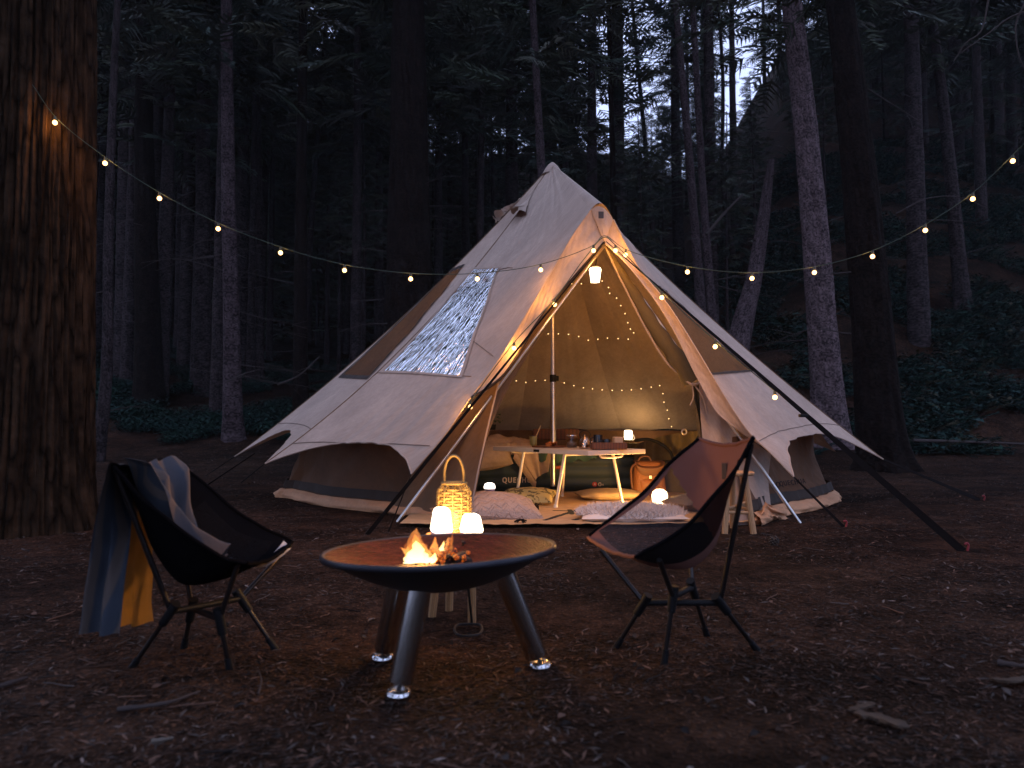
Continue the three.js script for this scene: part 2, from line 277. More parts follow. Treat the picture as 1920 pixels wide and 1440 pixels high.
tree('thin dark crooked trunk just right of the huge left trunk', 195, 640, 228, 22, 11.5, M.barkFar, { bend: 0.12, dead: 5, height: 12, L: 1.4 });
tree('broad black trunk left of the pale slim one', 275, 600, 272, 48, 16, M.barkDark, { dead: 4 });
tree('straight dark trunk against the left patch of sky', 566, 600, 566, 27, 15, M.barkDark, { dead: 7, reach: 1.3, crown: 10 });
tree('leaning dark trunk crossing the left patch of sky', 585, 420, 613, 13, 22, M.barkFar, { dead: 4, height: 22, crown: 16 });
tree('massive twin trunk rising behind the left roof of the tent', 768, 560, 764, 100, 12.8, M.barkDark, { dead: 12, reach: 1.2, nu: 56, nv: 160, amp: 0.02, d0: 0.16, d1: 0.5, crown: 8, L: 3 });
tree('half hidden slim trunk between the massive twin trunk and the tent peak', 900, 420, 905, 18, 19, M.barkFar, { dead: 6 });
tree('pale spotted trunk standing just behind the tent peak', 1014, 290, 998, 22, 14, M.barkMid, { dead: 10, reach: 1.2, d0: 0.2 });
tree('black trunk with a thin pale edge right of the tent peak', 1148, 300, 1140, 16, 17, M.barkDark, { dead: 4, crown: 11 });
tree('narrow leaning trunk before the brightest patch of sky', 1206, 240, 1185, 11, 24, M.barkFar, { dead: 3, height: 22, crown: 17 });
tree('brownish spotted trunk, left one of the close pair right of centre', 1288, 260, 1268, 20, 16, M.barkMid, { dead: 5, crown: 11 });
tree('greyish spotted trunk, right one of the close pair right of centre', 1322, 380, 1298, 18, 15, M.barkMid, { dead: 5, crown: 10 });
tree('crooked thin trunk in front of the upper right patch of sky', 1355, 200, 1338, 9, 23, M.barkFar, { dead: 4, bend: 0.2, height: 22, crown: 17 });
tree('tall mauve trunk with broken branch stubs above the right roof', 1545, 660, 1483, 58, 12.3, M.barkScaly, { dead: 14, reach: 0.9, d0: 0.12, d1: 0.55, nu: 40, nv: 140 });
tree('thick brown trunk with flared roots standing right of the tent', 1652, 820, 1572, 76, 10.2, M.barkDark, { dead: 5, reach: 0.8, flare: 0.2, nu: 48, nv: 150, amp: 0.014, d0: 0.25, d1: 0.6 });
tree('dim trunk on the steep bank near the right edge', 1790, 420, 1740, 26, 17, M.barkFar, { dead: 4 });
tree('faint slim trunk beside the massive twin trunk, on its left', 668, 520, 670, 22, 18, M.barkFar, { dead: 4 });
tree('dim slender trunk behind the string of bulbs, right of the pale slim one', 486, 560, 480, 16, 20, M.barkFar, { dead: 4 });
{ // broken trunk leaning against the bank
  const a = P(1376, 700, 11.2), b = P(1446, 300, 13.5), base = V(a.x, hgt(a.x, a.z) - 0.1, a.z), t = thing('leaning_trunk', 'broken pale trunk leaning right, behind the right roof of the tent', 'fallen tree', base);
  add(t, 'trunk', trunkGeo([base, a, a.clone().lerp(b, 0.45).add(V(0.06, 0, 0)), b], (k) => lerp(0.26, 0.05, k), { nu: 36, nv: 90, amp: 0.012, flare: 0.08, sd: 3 }), M.barkMid);
  for (let i = 0; i < 5; i++) deadBranch(t, a.clone().lerp(b, rr(0.4, 1)), rr(0, 6), rr(0.3, 0.8), rr(-0.2, 0.3), 0.012);
}
{ // a thin fallen pole left of the leaning trunk
  const a = P(1325, 440, 13), b = P(1392, 365, 13.4);
  top('fallen_branch', tube([a, a.clone().lerp(b, 0.5).add(V(0, 0.03, 0)), b], (k) => 0.035 - 0.015 * k, 12, 6), M.twig, 'bare fallen branch on the slope left of the leaning trunk', 'branch');
}
{ // drooping bare branches at the top right corner
  const sets = [[[1855, -10], [1838, 60], [1812, 80], [1788, 115]], [[1925, 20], [1890, 35], [1850, 65], [1800, 100]], [[1922, 5], [1905, 45], [1912, 110], [1925, 135]]];
  const t = thing('bare_branches', 'thin bare branches drooping into the top right corner', 'branch', P(1915, 10, 6));
  for (const s of sets) add(t, 'branch', tube(s.map(([x, y]) => P(x, y, 6)), (k) => 0.008 - 0.004 * k, 20, 5), M.twig);
}
{ // distant conifers
  const protos = [];
  for (let i = 0; i < 5; i++) {
    const t = new THREE.Group(); t.name = 'far_conifer'; const H = rr(17, 24), r = rr(0.14, 0.24);
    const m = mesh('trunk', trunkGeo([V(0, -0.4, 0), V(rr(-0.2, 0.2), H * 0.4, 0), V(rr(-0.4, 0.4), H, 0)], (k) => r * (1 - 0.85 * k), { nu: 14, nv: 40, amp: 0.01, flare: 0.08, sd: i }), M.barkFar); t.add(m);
    crown(t, { h0: [8.5, 7, 9.5, 3, 1.5][i], h1: H, L: rr(2.2, 3), size: 1.8, dens: 0.95, bare: 0.15 });
    for (let q = 0; q < 10; q++) { const y = rr(2, 9), a = rr(0, 6.28), l = rr(0.6, 1.6), d = V(Math.cos(a), 0, Math.sin(a)); t.add(mesh('branch', tube([V(0, y, 0), d.clone().multiplyScalar(l * 0.5).add(V(0, y - 0.05, 0)), d.clone().multiplyScalar(l).add(V(0, y - rr(0.1, 0.4), 0))], (k) => 0.016 * (1 - 0.7 * k), 6, 4), M.twig)); }
    protos.push(t);
  }
  let k = 0, first = [1, 1, 1, 1, 1];
  const gap = (px, D) => { const m = 1.5 / D * F, g = [[560, 640, 90], [1165, 1230, 225], [1350, 1398, 130], [1505, 1542, 75]].find(([a, b]) => px > a - m * 0.7 && px < b + m * 0.7); return g ? g[2] : 0; };
  for (let i = 0; i < 290; i++) {
    const D = 15.5 + 44 * Math.pow((i + rnd()) / 290, 0.9), px = i % 4 ? rr(-400, 2320) : rr(150, 760);
    const gy = gap(px, D);
    const x = (px - 960) / F * D, room = gy && rnd() < 0.9 ? EYE + (HOR - gy) / F * D - hgt(x, -D) : 99, j = D < 33 ? k++ % 3 : k++ % 5; if (room < 3) continue; const o = first[j] ? protos[j] : protos[j].clone(); first[j] = 0;
    o.name = numbered('far_conifer'); o.position.set(x, hgt(x, -D), -D); o.rotation.y = rnd() * 6.28; o.scale.setScalar(Math.min(rr(0.8, 1.2), room / 23)); scene.add(o);
    tag(o, 'dark conifer deep in the shadowy wood behind the tent', 'tree', 'far conifers in the dark wood behind the tent');
  }
}
{ // young spruces fill the wood between the trunks
  const protos = [];
  for (let i = 0; i < 4; i++) {
    const t = new THREE.Group(), H = rr(6, 9); t.name = 'young_spruce';
    t.add(mesh('trunk', trunkGeo([V(0, -0.3, 0), V(0.03, H * 0.5, 0), V(0, H, 0)], (k) => 0.07 * (1 - 0.9 * k), { nu: 10, nv: 24, amp: 0.004, flare: 0.03, sd: i }), M.barkDark));
    crown(t, { h0: 0.5, h1: H, L: rr(1.5, 2), size: 1.35, dens: 1, bare: 0.1 }); protos.push(t);
  }
  const first = [1, 1, 1, 1];
  for (let i = 0; i < 70; i++) {
    const D = 25 + 26 * Math.pow((i + rnd()) / 70, 0.8), px = rr(-250, 2150); const q0 = F / D; if (px > 1150 - q0 && px < 1240 + q0 && D < 30) continue;
    const j = i % 4, x = (px - 960) / F * D, o = first[j] ? protos[j] : protos[j].clone(); first[j] = 0;
    o.name = numbered('young_spruce'); o.position.set(x, hgt(x, -D), -D); o.rotation.y = rnd() * 6.28; o.scale.setScalar(rr(0.75, 1.25)); scene.add(o);
    tag(o, 'young dark spruce growing between the trunks deep in the wood', 'tree', 'young spruces between the trunks of the dark wood');
  }
}
{ // unseen conifers added out of frame to cut sky light on trunks and ground
  const list = [], t = new THREE.Group();
  for (let i = 0; i < 16; i++) {
    const a = rr(-0.25, Math.PI + 0.25), R = rr(13, 26), x = Math.cos(a) * R * 1.05, z = Math.sin(a) * R - 1, H = rr(13, 20);
    for (let h = 1.5; h < H; h += 0.55) { const L = 2.6 * Math.pow(1 - h / (H + 2), 0.7) + 0.3; for (let b = 0; b < 9; b++) { const q = rnd() * 6.28, s = L * Math.sqrt(rnd()); list.push([x + Math.cos(q) * s, h - 0.2 * s, z + Math.sin(q) * s, Math.PI / 2 - q, rr(2, 3.2), rr(-0.3, 0.3), rr(-0.5, 0.5)]); } }
  }
  scatter('added_wood_behind', SPRAYS[0], M.needle, list, 'unseen dark conifers added behind the camera to cut the sky light');
}
function scatter(name, geo, mat, list, label, parent) {   // list of [x, y, z, turn, scale, tiltX, tiltZ, shade]
  const m = new THREE.InstancedMesh(geo, mat, list.length); m.name = name;
  list.forEach(([x, y, z, a, s, tx = 0, tz = 0, k = [1, 1, 1]], i) => { dummy.position.set(x, y, z); dummy.rotation.set(tx, a, tz, 'YXZ'); if (Array.isArray(s)) dummy.scale.set(...s); else dummy.scale.setScalar(s); dummy.updateMatrix(); m.setMatrixAt(i, dummy.matrix); m.setColorAt(i, tint.setRGB(...k)); });
  m.castShadow = m.receiveShadow = true; m.userData.kind = 'stuff'; if (label) m.userData.label = label; (parent || scene).add(m); return m;
}
function plantGeo(n, r, h, lw) {
  const pos = [];
  for (let i = 0; i < n; i++) {
    const a = rnd() * 6.28, l = r * rr(0.4, 1), y = h * rr(0.3, 1), cx = Math.cos(a) * l, cz = Math.sin(a) * l, b = a + rr(-1, 1), s = lw * rr(0.6, 1.3), ux = Math.cos(b) * s, uz = Math.sin(b) * s, wx = -uz * 0.42, wz = ux * 0.42, t = rr(-0.5, 0.15) * s;
    const A = [cx, y, cz], B = [cx + ux * 0.5 + wx, y + t * 0.3 + 0.15 * s, cz + uz * 0.5 + wz], D = [cx + ux * 0.5 - wx, y + t * 0.3 + 0.15 * s, cz + uz * 0.5 - wz], E = [cx + ux, y + t, cz + uz];
    pos.push(...A, ...B, ...D, ...B, ...E, ...D);
  }
  const g = new THREE.BufferGeometry(); g.setAttribute('position', new THREE.Float32BufferAttribute(pos, 3)); g.computeVertexNormals(); return g;
}
{
  const pl = plantGeo(16, 0.16, 0.22, 0.085), fern = sprayGeo(11, 0.55, 0.2, 0.012), L = [], R = [], Fn = [];
  for (let i = 0; i < 22000; i++) {
    const D = rr(12.4, 27), px = rr(-150, 760), x = (px - 960) / F * D, z = -D, k = rr(0.5, 1.35);
    if (noise(x * 0.45, D * 0.45, 2) < -0.12 + (D < 14 ? 0.25 : 0)) continue;
    L.push([x, hgt(x, z) - 0.02, z, rnd() * 7, rr(0.5, 1.0), 0, 0, [k * 0.75, k, k * rr(0.95, 1.25)]]);
  }
  for (let i = 0; i < 80000; i++) {
    const D = rr(11.8, 30), px = rr(1180, 2150), x = (px - 960) / F * D, z = -D, k = rr(0.35, 1.35);
    if (noise(x * 0.6, D * 0.6, 5) < -0.08) continue;
    const dead = rnd() < 0.2; (rnd() < 0.65 ? R : Fn).push([x, hgt(x, z) - 0.02, z, rnd() * 7, 0.25 + 0.8 * Math.pow(rnd(), 2), rr(-0.7, 0), rr(-0.3, 0.3), dead ? [k * 2.2, k * 1.1, k * 0.9] : [k * 0.75, k, k * rr(0.95, 1.3)]]);
  }
  scatter('undergrowth', pl, M.leaf, L, 'low teal green plants covering the ground left of the tent');
  scatter('hillside_undergrowth', pl, M.leaf, R, 'ivy and small leafy plants over the steep bank at the right');
  scatter('fern_cover', fern, M.leaf, Fn, 'drooping ferns spread over the steep bank at the right');
}
{ // litter on the clearing: needles, chips and curled leaves
  const chip = new THREE.BufferGeometry(), q = [];
  const tri = (a, b, c) => q.push(...a, ...b, ...c);
  tri([-0.5, 0, -0.08], [-0.1, 0.05, 0.09], [0.5, 0.02, 0]); tri([-0.5, 0, -0.08], [0.5, 0.02, 0], [0.1, 0.08, -0.1]);
  chip.setAttribute('position', new THREE.Float32BufferAttribute(q, 3)); chip.computeVertexNormals();
  const leafG = surf((u, v) => { const a = u * 2 - 1, w = 0.32 * Math.sin(Math.PI * v) * (1 + 0.1 * Math.sin(v * 30)); return V(a * w, 0.14 * a * a + 0.12 * Math.sin(v * 3), v - 0.5); }, 4, 6);
  const needles = [], leaves = [], twigs = [];
  const inTent = (x, z) => Math.hypot(x - 0.39, z + 7.1) < 2.3;
  const tone = () => { const t = rnd(), k = Math.pow(rnd(), 2); return t < 0.55 ? [0.04 + 0.11 * k, 0.024 + 0.062 * k, 0.018 + 0.044 * k] : t < 0.965 ? [0.012 + 0.075 * k, 0.01 + 0.062 * k, 0.0095 + 0.056 * k] : [0.1 + 0.13 * k, 0.08 + 0.1 * k, 0.07 + 0.09 * k]; };
  for (let i = 0; i < 170000; i++) {
    const D = 0.75 + 12.5 * Math.pow(rnd(), 1.35), px = rr(-120, 2040), x = (px - 960) / F * D, z = -D; if (inTent(x, z)) continue;
    if (noise(x * 1.3, z * 1.3, 4) + 0.35 * rnd() < -0.05) continue;
    const s = (0.005 + 0.016 * Math.pow(rnd(), 3)) * (1 + D * 0.1); needles.push([x, hgt(x, z) + 0.003, z, rnd() * 7, [s * 1.6, s, s * rr(0.6, 2)], rr(-0.3, 0.3), rr(-0.3, 0.3), tone()]);
  }
  for (let i = 0; i < 1500; i++) {
    const D = 1 + 11 * Math.pow(rnd(), 1.2), px = rr(-100, 2020), x = (px - 960) / F * D, z = -D; if (inTent(x, z)) continue;
    leaves.push([x, hgt(x, z) + 0.006, z, rnd() * 7, rr(0.012, 0.03), rr(-0.5, 0.5), rr(-0.5, 0.5), tone()]);
  }
  const tw = new THREE.CylinderGeometry(0.012, 0.02, 1, 5, 4); tw.rotateZ(Math.PI / 2); { const p = tw.attributes.position; for (let i = 0; i < p.count; i++) p.setZ(i, p.getZ(i) + 0.06 * Math.sin(p.getX(i) * 5)); tw.computeVertexNormals(); }
  for (let i = 0; i < 420; i++) { const D = 1 + 12 * Math.pow(rnd(), 1.2), px = rr(-100, 2020), x = (px - 960) / F * D, z = -D; if (inTent(x, z)) continue; twigs.push([x, hgt(x, z) + 0.006, z, rnd() * 7, [rr(0.03, 0.13), rr(0.06, 0.16), rr(0.06, 0.16)], 0, rr(-0.06, 0.06), tone()]); }
  const lm = phy([1, 1, 1], { roughness: 0.9, specularIntensity: 0.2 });
  scatter('needle_litter', chip, lm, needles, 'fallen needles and bark crumbs over the clearing');
  scatter('fallen_leaves', leafG, lm, leaves, 'small curled dead leaves on the clearing');
  scatter('twig_litter', tw, lm, twigs, 'short dead twigs strewn over the clearing');
}

// ---------------------------------------------------------------- tent
const CX = 0.396, CD = 7.06, K = V(CX, 3.235, -CD);
const tent = thing('bell_tent', 'big beige canvas bell tent with open lit doorway and peaked porch', 'tent', V(CX, 0, -CD));
const part = (n, g, m, p = tent) => add(p, n, g, m);
const FL = P(771, 889, 4.98), FR = P(1488, 894, 5.0), L1 = P(497, 869, 5.6), L2 = P(440, 856, 6.8), R1 = P(1656, 861, 6.1), A = P(1133, 455, 5.2);
const corner = (deg, r = 2.85, y = 0.4) => V(CX + r * Math.sin(deg * Math.PI / 180), y, -(CD - r * Math.cos(deg * Math.PI / 180)));
const seamTo = (c, s) => (v) => { const p = K.clone().lerp(c, v); p.y -= s * 4 * v * (1 - v); return p; };
const sL1 = seamTo(L1, 0.25), sL2 = seamTo(L2, 0.15), sR1 = seamTo(R1, 0.12);
const back = [[-113, 2.9], [-143, 2.85], [-173, 2.85], [157, 2.85], [127, 2.85], [97, 2.9]].map(([d, r]) => seamTo(corner(d, r), 0.18));
const poly3 = (pts) => { const c = curve(pts); return (t) => c.getPoint(clamp(t, 0, 1)); };
const HL = P(1108, 393, 5.25), HR = P(1150, 412, 5.25), HC = P(1128, 386, 5.2);
// the two front edges of the roof, from the hood down to the pegged corners
const depthed = (l, d0, d1) => l.map(([x, y], i) => P(x, y, lerp(d0, d1, i / (l.length - 1))));
const elLow = poly3(depthed([[1108, 393], [1075, 440], [1030, 517], [985, 592], [937, 672], [885, 742], [835, 814], [771, 889]], 5.25, 4.98));
const erLow = poly3(depthed([[1150, 412], [1198, 503], [1242, 558], [1275, 606], [1309, 661], [1340, 713], [1374, 768], [1408, 815], [1443, 848], [1488, 894]], 5.25, 5.0));
const VH = 0.36;
const EL = (v) => (v < VH ? K.clone().lerp(HL, v / VH) : elLow((v - VH) / (1 - VH)));
const ER = (v) => (v < VH ? K.clone().lerp(HR, v / VH) : erLow((v - VH) / (1 - VH)));
const inside = V(CX, 0.9, -CD + 0.3);
function outward(p, n) { return n.dot(p.clone().sub(inside)) < 0 ? n.negate() : n; }
// a roof panel between two seams: sags a little, wrinkles towards the peak and the eave, and its lower edge is cut in an arch
function panel(a, b, { sag = 0.035, arch = 0.1, pow = 2.4, sd = 1, wr = 0.018, skew = 0 } = {}) {
  return (u, w) => {
    u = clamp(u, 0, 1); w = clamp(w, 0, 1);
    const m = Math.abs(2 * Math.pow(u, 1 + skew) - 1), v = w < 0.86 ? w : 0.86 + (w - 0.86) * (1 - arch / 0.14 * (1 - Math.pow(m, pow)));
    const p = a(v).lerp(b(v), u), q = 4 * u * (1 - u), toP = p.clone().sub(inside).normalize();
    const fold = wr * q * (noise(u * 15 + sd * 5, v * 1.3, sd) * (0.35 + 1.5 * Math.exp(-v * 7) + 1.2 * Math.exp(-(1 - w) * 7)) + 0.9 * noise(u * 4 + v * 5, v * 3 - u * 2, sd + 4) + 0.5 * noise(u * 26 + v * 9, v * 5, sd + 9));
    return p.addScaledVector(toP, -sag * q * Math.sin(Math.PI * Math.min(1, v)) + fold + 0.006 * Math.exp(-q * 9) * (1 - Math.exp(-q * 60)) * noise(v * 95, u < 0.5 ? 1.3 : 7.7, sd));
  };
}
function solveUV(S, px, py) {
  let best = [0.5, 0.5], bd = 1e9, span = 0.5, c = [0.5, 0.5];
  for (let k = 0; k < 7; k++) { for (let i = -8; i <= 8; i++) for (let j = -8; j <= 8; j++) { const u = clamp(c[0] + i / 8 * span, 0, 1), v = clamp(c[1] + j / 8 * span, 0, 1), [x, y] = pix(S(u, v)), d = (x - px) ** 2 + (y - py) ** 2; if (d < bd) { bd = d; best = [u, v]; } } c = best; span *= 0.3; }
  return best;
}
const inQuad = (q, u, v) => { let s = 0; for (let i = 0; i < 4; i++) { const [a, b] = q[i], [c, d] = q[(i + 1) % 4], k = (c - a) * (v - b) - (d - b) * (u - a); s += Math.sign(k); } return Math.abs(s) === 4; };
function onSurf(S, u, v, off) { const e = 1e-3, p = S(u, v), n = S(Math.min(1, u + e), v).sub(S(Math.max(0, u - e), v)).cross(S(u, Math.min(1, v + e)).sub(S(u, Math.max(0, v - e)))).normalize(); return p.addScaledVector(outward(p, n), off); }
const bil = (q, s, t) => [0, 1].map((k) => lerp(lerp(q[0][k], q[1][k], s), lerp(q[3][k], q[2][k], s), t));
function windowIn(S, pxs, pane, mat, hemMat, hemW) {    // pixel corners: top left, top right, bottom right, bottom left
  const q = pxs.map(([x, y]) => solveUV(S, x, y));
  const p = part(pane, surf((s, t) => { const [u, v] = bil(q, s, t); return onSurf(S, u, v, 0.004); }, 24, 40), mat);
  const o = bil(q, 0.5, 0.5), out = q.map(([u, v]) => [u + (u - o[0]) * hemW, v + (v - o[1]) * hemW * 0.55]), list = [];
  for (let i = 0; i < 4; i++) { const a = q[i], b = q[(i + 1) % 4], c = out[i], d = out[(i + 1) % 4]; list.push(surf((s, t) => onSurf(S, lerp(lerp(a[0], b[0], s), lerp(c[0], d[0], s), t), lerp(lerp(a[1], b[1], s), lerp(c[1], d[1], s), t), 0.008), 30, 2)); }
  part('window_hem', list, hemMat);
  return { q, pane: p };
}
const vinylBump = tex(512, 512, (u, v) => { const w = u + 0.02 * (tn(u, v, 6, 6, 3) - 0.5) + 0.05 * (tn(u, v, 3, 3, 7) - 0.5); return 0.5 * vn(w, v, 40, 6, 1) + 0.3 * vn(w, v, 90, 16, 4) + 0.3 * vn(w + v * 0.1, v, 20, 9, 8); }, false, 1.6);
const SL = panel(sL1, EL, { arch: 0.075, pow: 2.6, sd: 1, skew: -0.1 }), SLL = panel(sL2, sL1, { arch: 0.115, sd: 2, pow: 2.2 }), SR = panel(ER, sR1, { arch: 0.105, sd: 3, pow: 3, skew: 0.1 });
const vinylStreak = tex(512, 512, (u, v) => { const w = u + 0.03 * (tn(u, v, 6, 6, 3) - 0.5) + 0.08 * (tn(u, v, 3, 3, 7) - 0.5), a = vn(w, v, 46, 8, 1), b = vn(w, v, 100, 22, 4), c = tn(u, v, 4, 4, 6); return clamp((0.6 * a + 0.5 * b - 0.5 + 1.1 * c) * 2.6, 0, 1); }, false, 0.9);
const vinyl = windowIn(SL, [[885, 501], [937, 503], [862, 705], [721, 696]], 'window_pane', phy([1, 1, 1], { transmission: 1, thickness: 0, roughness: 0.08, ior: 1.8, metalness: 1, metalnessMap: vinylStreak, bumpMap: vinylBump, bumpScale: 0.03 }), M.canvas, 0.07);
const meshL = windowIn(SLL, [[838, 511], [866, 503], [692, 704], [644, 703]], 'mesh_window', M.mesh, M.greyHem, 0.12);
const meshR = windowIn(SR, [[1212, 522], [1252, 548], [1408, 694], [1332, 700]], 'mesh_window', M.mesh, M.greyHem, 0.07);
const hole = (q) => (u, v) => !inQuad(q, u, v);
part('roof_panel', surf(SL, 110, 150, { keep: hole(vinyl.q) }), M.canvas);
part('roof_panel', surf(SLL, 70, 130, { keep: hole(meshL.q) }), M.canvas);
part('roof_panel', surf(SR, 80, 130, { keep: hole(meshR.q) }), M.canvas);
const seams = [sL2, ...back, sR1];
for (let i = 0; i < seams.length - 1; i++) part('roof_panel', surf(panel(seams[i], seams[i + 1], { sd: 5 + i, wr: 0.02 }), 34, 70), M.canvas);
// ridge from the peak to the hood, hood and the panel under it
const hood = (t) => { const a = HL.clone().lerp(HC, t), b = HC.clone().lerp(HR, t); return a.lerp(b, t).add(V(0, 0.02 * Math.sin(Math.PI * t), 0)); };
part('ridge_panel', surf((u, v) => K.clone().lerp(hood(u), v).add(V(0, 0.03 * Math.sin(Math.PI * u) * v, 0)), 10, 30), M.canvas);
part('hood_panel', surf((u, v) => hood(u).lerp(A, v).add(V(0, 0, 0.015 * Math.sin(Math.PI * u) * (1 - v) + 0.004 * noise(u * 6, v * 6, 1))), 16, 12), M.canvas);
{
  const capRing = (a) => V(CX + 0.105 * Math.sin(a), 3.12, -CD + 0.105 * Math.cos(a));
  part('peak_cap', surf((u, v) => { const a = u * 6.283, c = capRing(a); return V(CX, 3.255, -CD).lerp(c, v).add(V(0, 0.022 * Math.sin(Math.PI * v), 0)); }, 24, 8, { wrap: true }), M.canvas);
  part('seam', tube(Array.from({ length: 25 }, (_, i) => capRing(i / 24 * 6.283).add(V(0, 0.002, 0))), 0.004, 48, 5), M.seam);
}
// porch returns between the front edges and the doorway
const tE = 0.735, OL = poly3(depthed([[1133, 455], [1045, 557], [1005, 609], [945, 703], [908, 732], [884, 746]], 5.2, 5.04));
part('porch_panel', surf((u, v) => { const a = elLow(v * tE), b = OL(v); return a.lerp(b, u).add(V(0, 0, -0.02 * Math.sin(Math.PI * u) + 0.007 * noise(u * 3, v * 22, 2) + 0.006 * noise(u * 6 + v * 8, v * 14, 5))); }, 20, 90), M.canvas);
const OR = poly3(depthed([[1133, 455], [1166, 486], [1200, 526], [1234, 572], [1264, 622], [1292, 678], [1314, 722], [1345, 774], [1374, 800]], 5.2, 5.12)), erE = 0.86;
part('porch_panel', surf((u, v) => { const a = erLow(v * erE), b = OR(v); return a.lerp(b, u).add(V(0, 0, -0.03 * Math.sin(Math.PI * u) + 0.010 * noise(u * 3, v * 20, 7) + 0.006 * noise(u * 6 - v * 8, v * 16, 3))); }, 26, 90), M.canvas);
// lower porch walls reaching the ground
const gl = [[728, 964], [812, 970], [880, 976]].map(([x, y]) => G(x, y));
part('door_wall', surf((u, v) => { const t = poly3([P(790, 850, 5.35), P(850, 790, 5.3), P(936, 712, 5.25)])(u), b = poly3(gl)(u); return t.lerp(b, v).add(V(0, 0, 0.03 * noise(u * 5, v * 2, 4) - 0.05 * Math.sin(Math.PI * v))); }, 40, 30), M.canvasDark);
part('door_edge', tube([P(937, 708, 5.24), P(915, 800, 5.22), P(893, 900, 5.2), G(880, 977)], 0.007, 40, 6), M.canvas);
const gr = [[1338, 985], [1400, 984], [1446, 972]].map(([x, y]) => G(x, y));
part('door_wall', surf((u, v) => { const t = poly3([P(1310, 716, 5.33), P(1378, 800, 5.3), P(1446, 852, 5.36)])(u), b = poly3(gr)(u); return t.lerp(b, v).add(V(0, 0, 0.04 * noise(u * 5, v * 2, 9) - 0.05 * Math.sin(Math.PI * v))); }, 40, 36), M.canvas);
// seams, eave hems and piping
const seamTube = (f, a, b, n, r) => tube(Array.from({ length: n + 1 }, (_, i) => f(lerp(a, b, i / n))), r, n * 2, 5);
for (const [S, w] of [[SL, 0], [SLL, 0.87], [SR, 0.885]]) {
  if (w) part('seam', seamTube((u) => onSurf(S, u, w, 0.002), 0.005, 0.995, 40, 0.0035), M.seam);
  part('eave_hem', seamTube((u) => S(u, 1), 0, 1, 60, 0.006), M.canvas);
}
for (const s of [sL1, sL2, sR1]) part('seam', seamTube((v) => { const p = s(v); return p.addScaledVector(p.clone().sub(inside).normalize(), 0.003); }, 0.02, 1, 40, 0.0045), M.canvasDark);
part('seam', seamTube((t) => elLow(t).add(V(0, 0, 0.003)), 0, 1, 50, 0.005), M.canvas);
part('seam', seamTube((t) => erLow(t).add(V(0, 0, 0.003)), 0, 1, 50, 0.006), M.canvas);
part('door_piping', seamTube((t) => OL(t).add(V(0, 0, 0.006)), 0, 1, 60, 0.011), M.piping);
part('door_piping', seamTube((t) => OR(t).add(V(0, 0, 0.004)), 0, 0.72, 60, 0.005), M.canvas);
{ // horizontal stitch lines above and below the vinyl window
  const [a, b, c, d] = vinyl.q;
  for (const l of [[[868, 500], [962, 503]], [[700, 694], [720, 697], [800, 703], [884, 706]], [[548, 832], [640, 832], [720, 834], [806, 836]], [[888, 640], [925, 668]]]) {
    const q = l.map(([x, y]) => solveUV(SL, x, y)), n = q.length - 1; part('seam', seamTube((t) => { const k = Math.min(n - 1, Math.floor(t * n)), f = t * n - k; return onSurf(SL, lerp(q[k][0], q[k + 1][0], f), lerp(q[k][1], q[k + 1][1], f), 0.004); }, 0, 1, 24, 0.003), M.seam);
  }
}
// walls and mud skirts round the base
const gw = (l) => l.map(([x, y]) => G(x, y));
const ring = [...gw([[870, 975], [812, 969], [708, 961], [607, 949], [545, 935]])];
for (let d = -84; d >= -280; d -= 14) ring.push(V(CX + 2.56 * Math.sin(d * Math.PI / 180), 0, -(7.1 - 2.56 * Math.cos(d * Math.PI / 180))));
ring.push(...gw([[1549, 947], [1525, 956], [1487, 963], [1450, 971], [1416, 986]]));
const ringAt = poly3(ring), roofY = (r) => 3.235 - 0.995 * r - 0.18 * 4 * (r / 2.85) * (1 - r / 2.85);
const wallAt = (t, k) => { const g = ringAt(t), c = V(CX, 0, -7.1), r = g.distanceTo(c), rt = r * 0.93, p = g.clone().sub(c).multiplyScalar(lerp(1, 0.93, k)).add(c); p.y = k * 0.6; return p; };
const wrink = (t, k) => 0.035 * noise(t * 60 + k * 1.5, k * 2, 3) + 0.022 * noise(t * 130 - k * 3, k * 3, 8);
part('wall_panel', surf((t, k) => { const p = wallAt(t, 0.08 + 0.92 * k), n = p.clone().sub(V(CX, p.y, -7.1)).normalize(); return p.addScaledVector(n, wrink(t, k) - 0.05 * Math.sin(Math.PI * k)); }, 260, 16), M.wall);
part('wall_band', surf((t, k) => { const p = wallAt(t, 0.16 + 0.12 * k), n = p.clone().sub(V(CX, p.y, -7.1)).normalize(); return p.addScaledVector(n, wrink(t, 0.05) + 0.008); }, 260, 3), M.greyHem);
part('mud_skirt', surf((t, k) => { const p = wallAt(t, 0.15 * k), n = p.clone().sub(V(CX, p.y, -7.1)).normalize(); p.y = Math.max(0.006, p.y + 0.01 * noise(t * 50, k, 5)); return p.addScaledVector(n, 0.015 + 0.05 * Math.sin(Math.PI * k) * (0.6 + 0.8 * noise(t * 34, 1, 2)) + 0.025 * noise(t * 90, k * 3, 6) + 0.03 * (1 - k)); }, 340, 10), M.skirt);
{ // the skirt bunched up beside the doorway on the right
  const a = G(1418, 988), b = G(1462, 972), m = P(1434, 941, 5.2);
  part('mud_skirt', surf((u, v) => { const g = a.clone().lerp(b, u), h = m.clone().lerp(g, v); h.y += 0.035 * Math.abs(noise(u * 5, v * 3, 3)) * v; h.z += 0.05 * Math.sin(v * 3) + 0.06 * noise(u * 4, v * 4, 8); h.x += (u - 0.5) * 0.12 * v; return h; }, 24, 16), M.skirt);
}
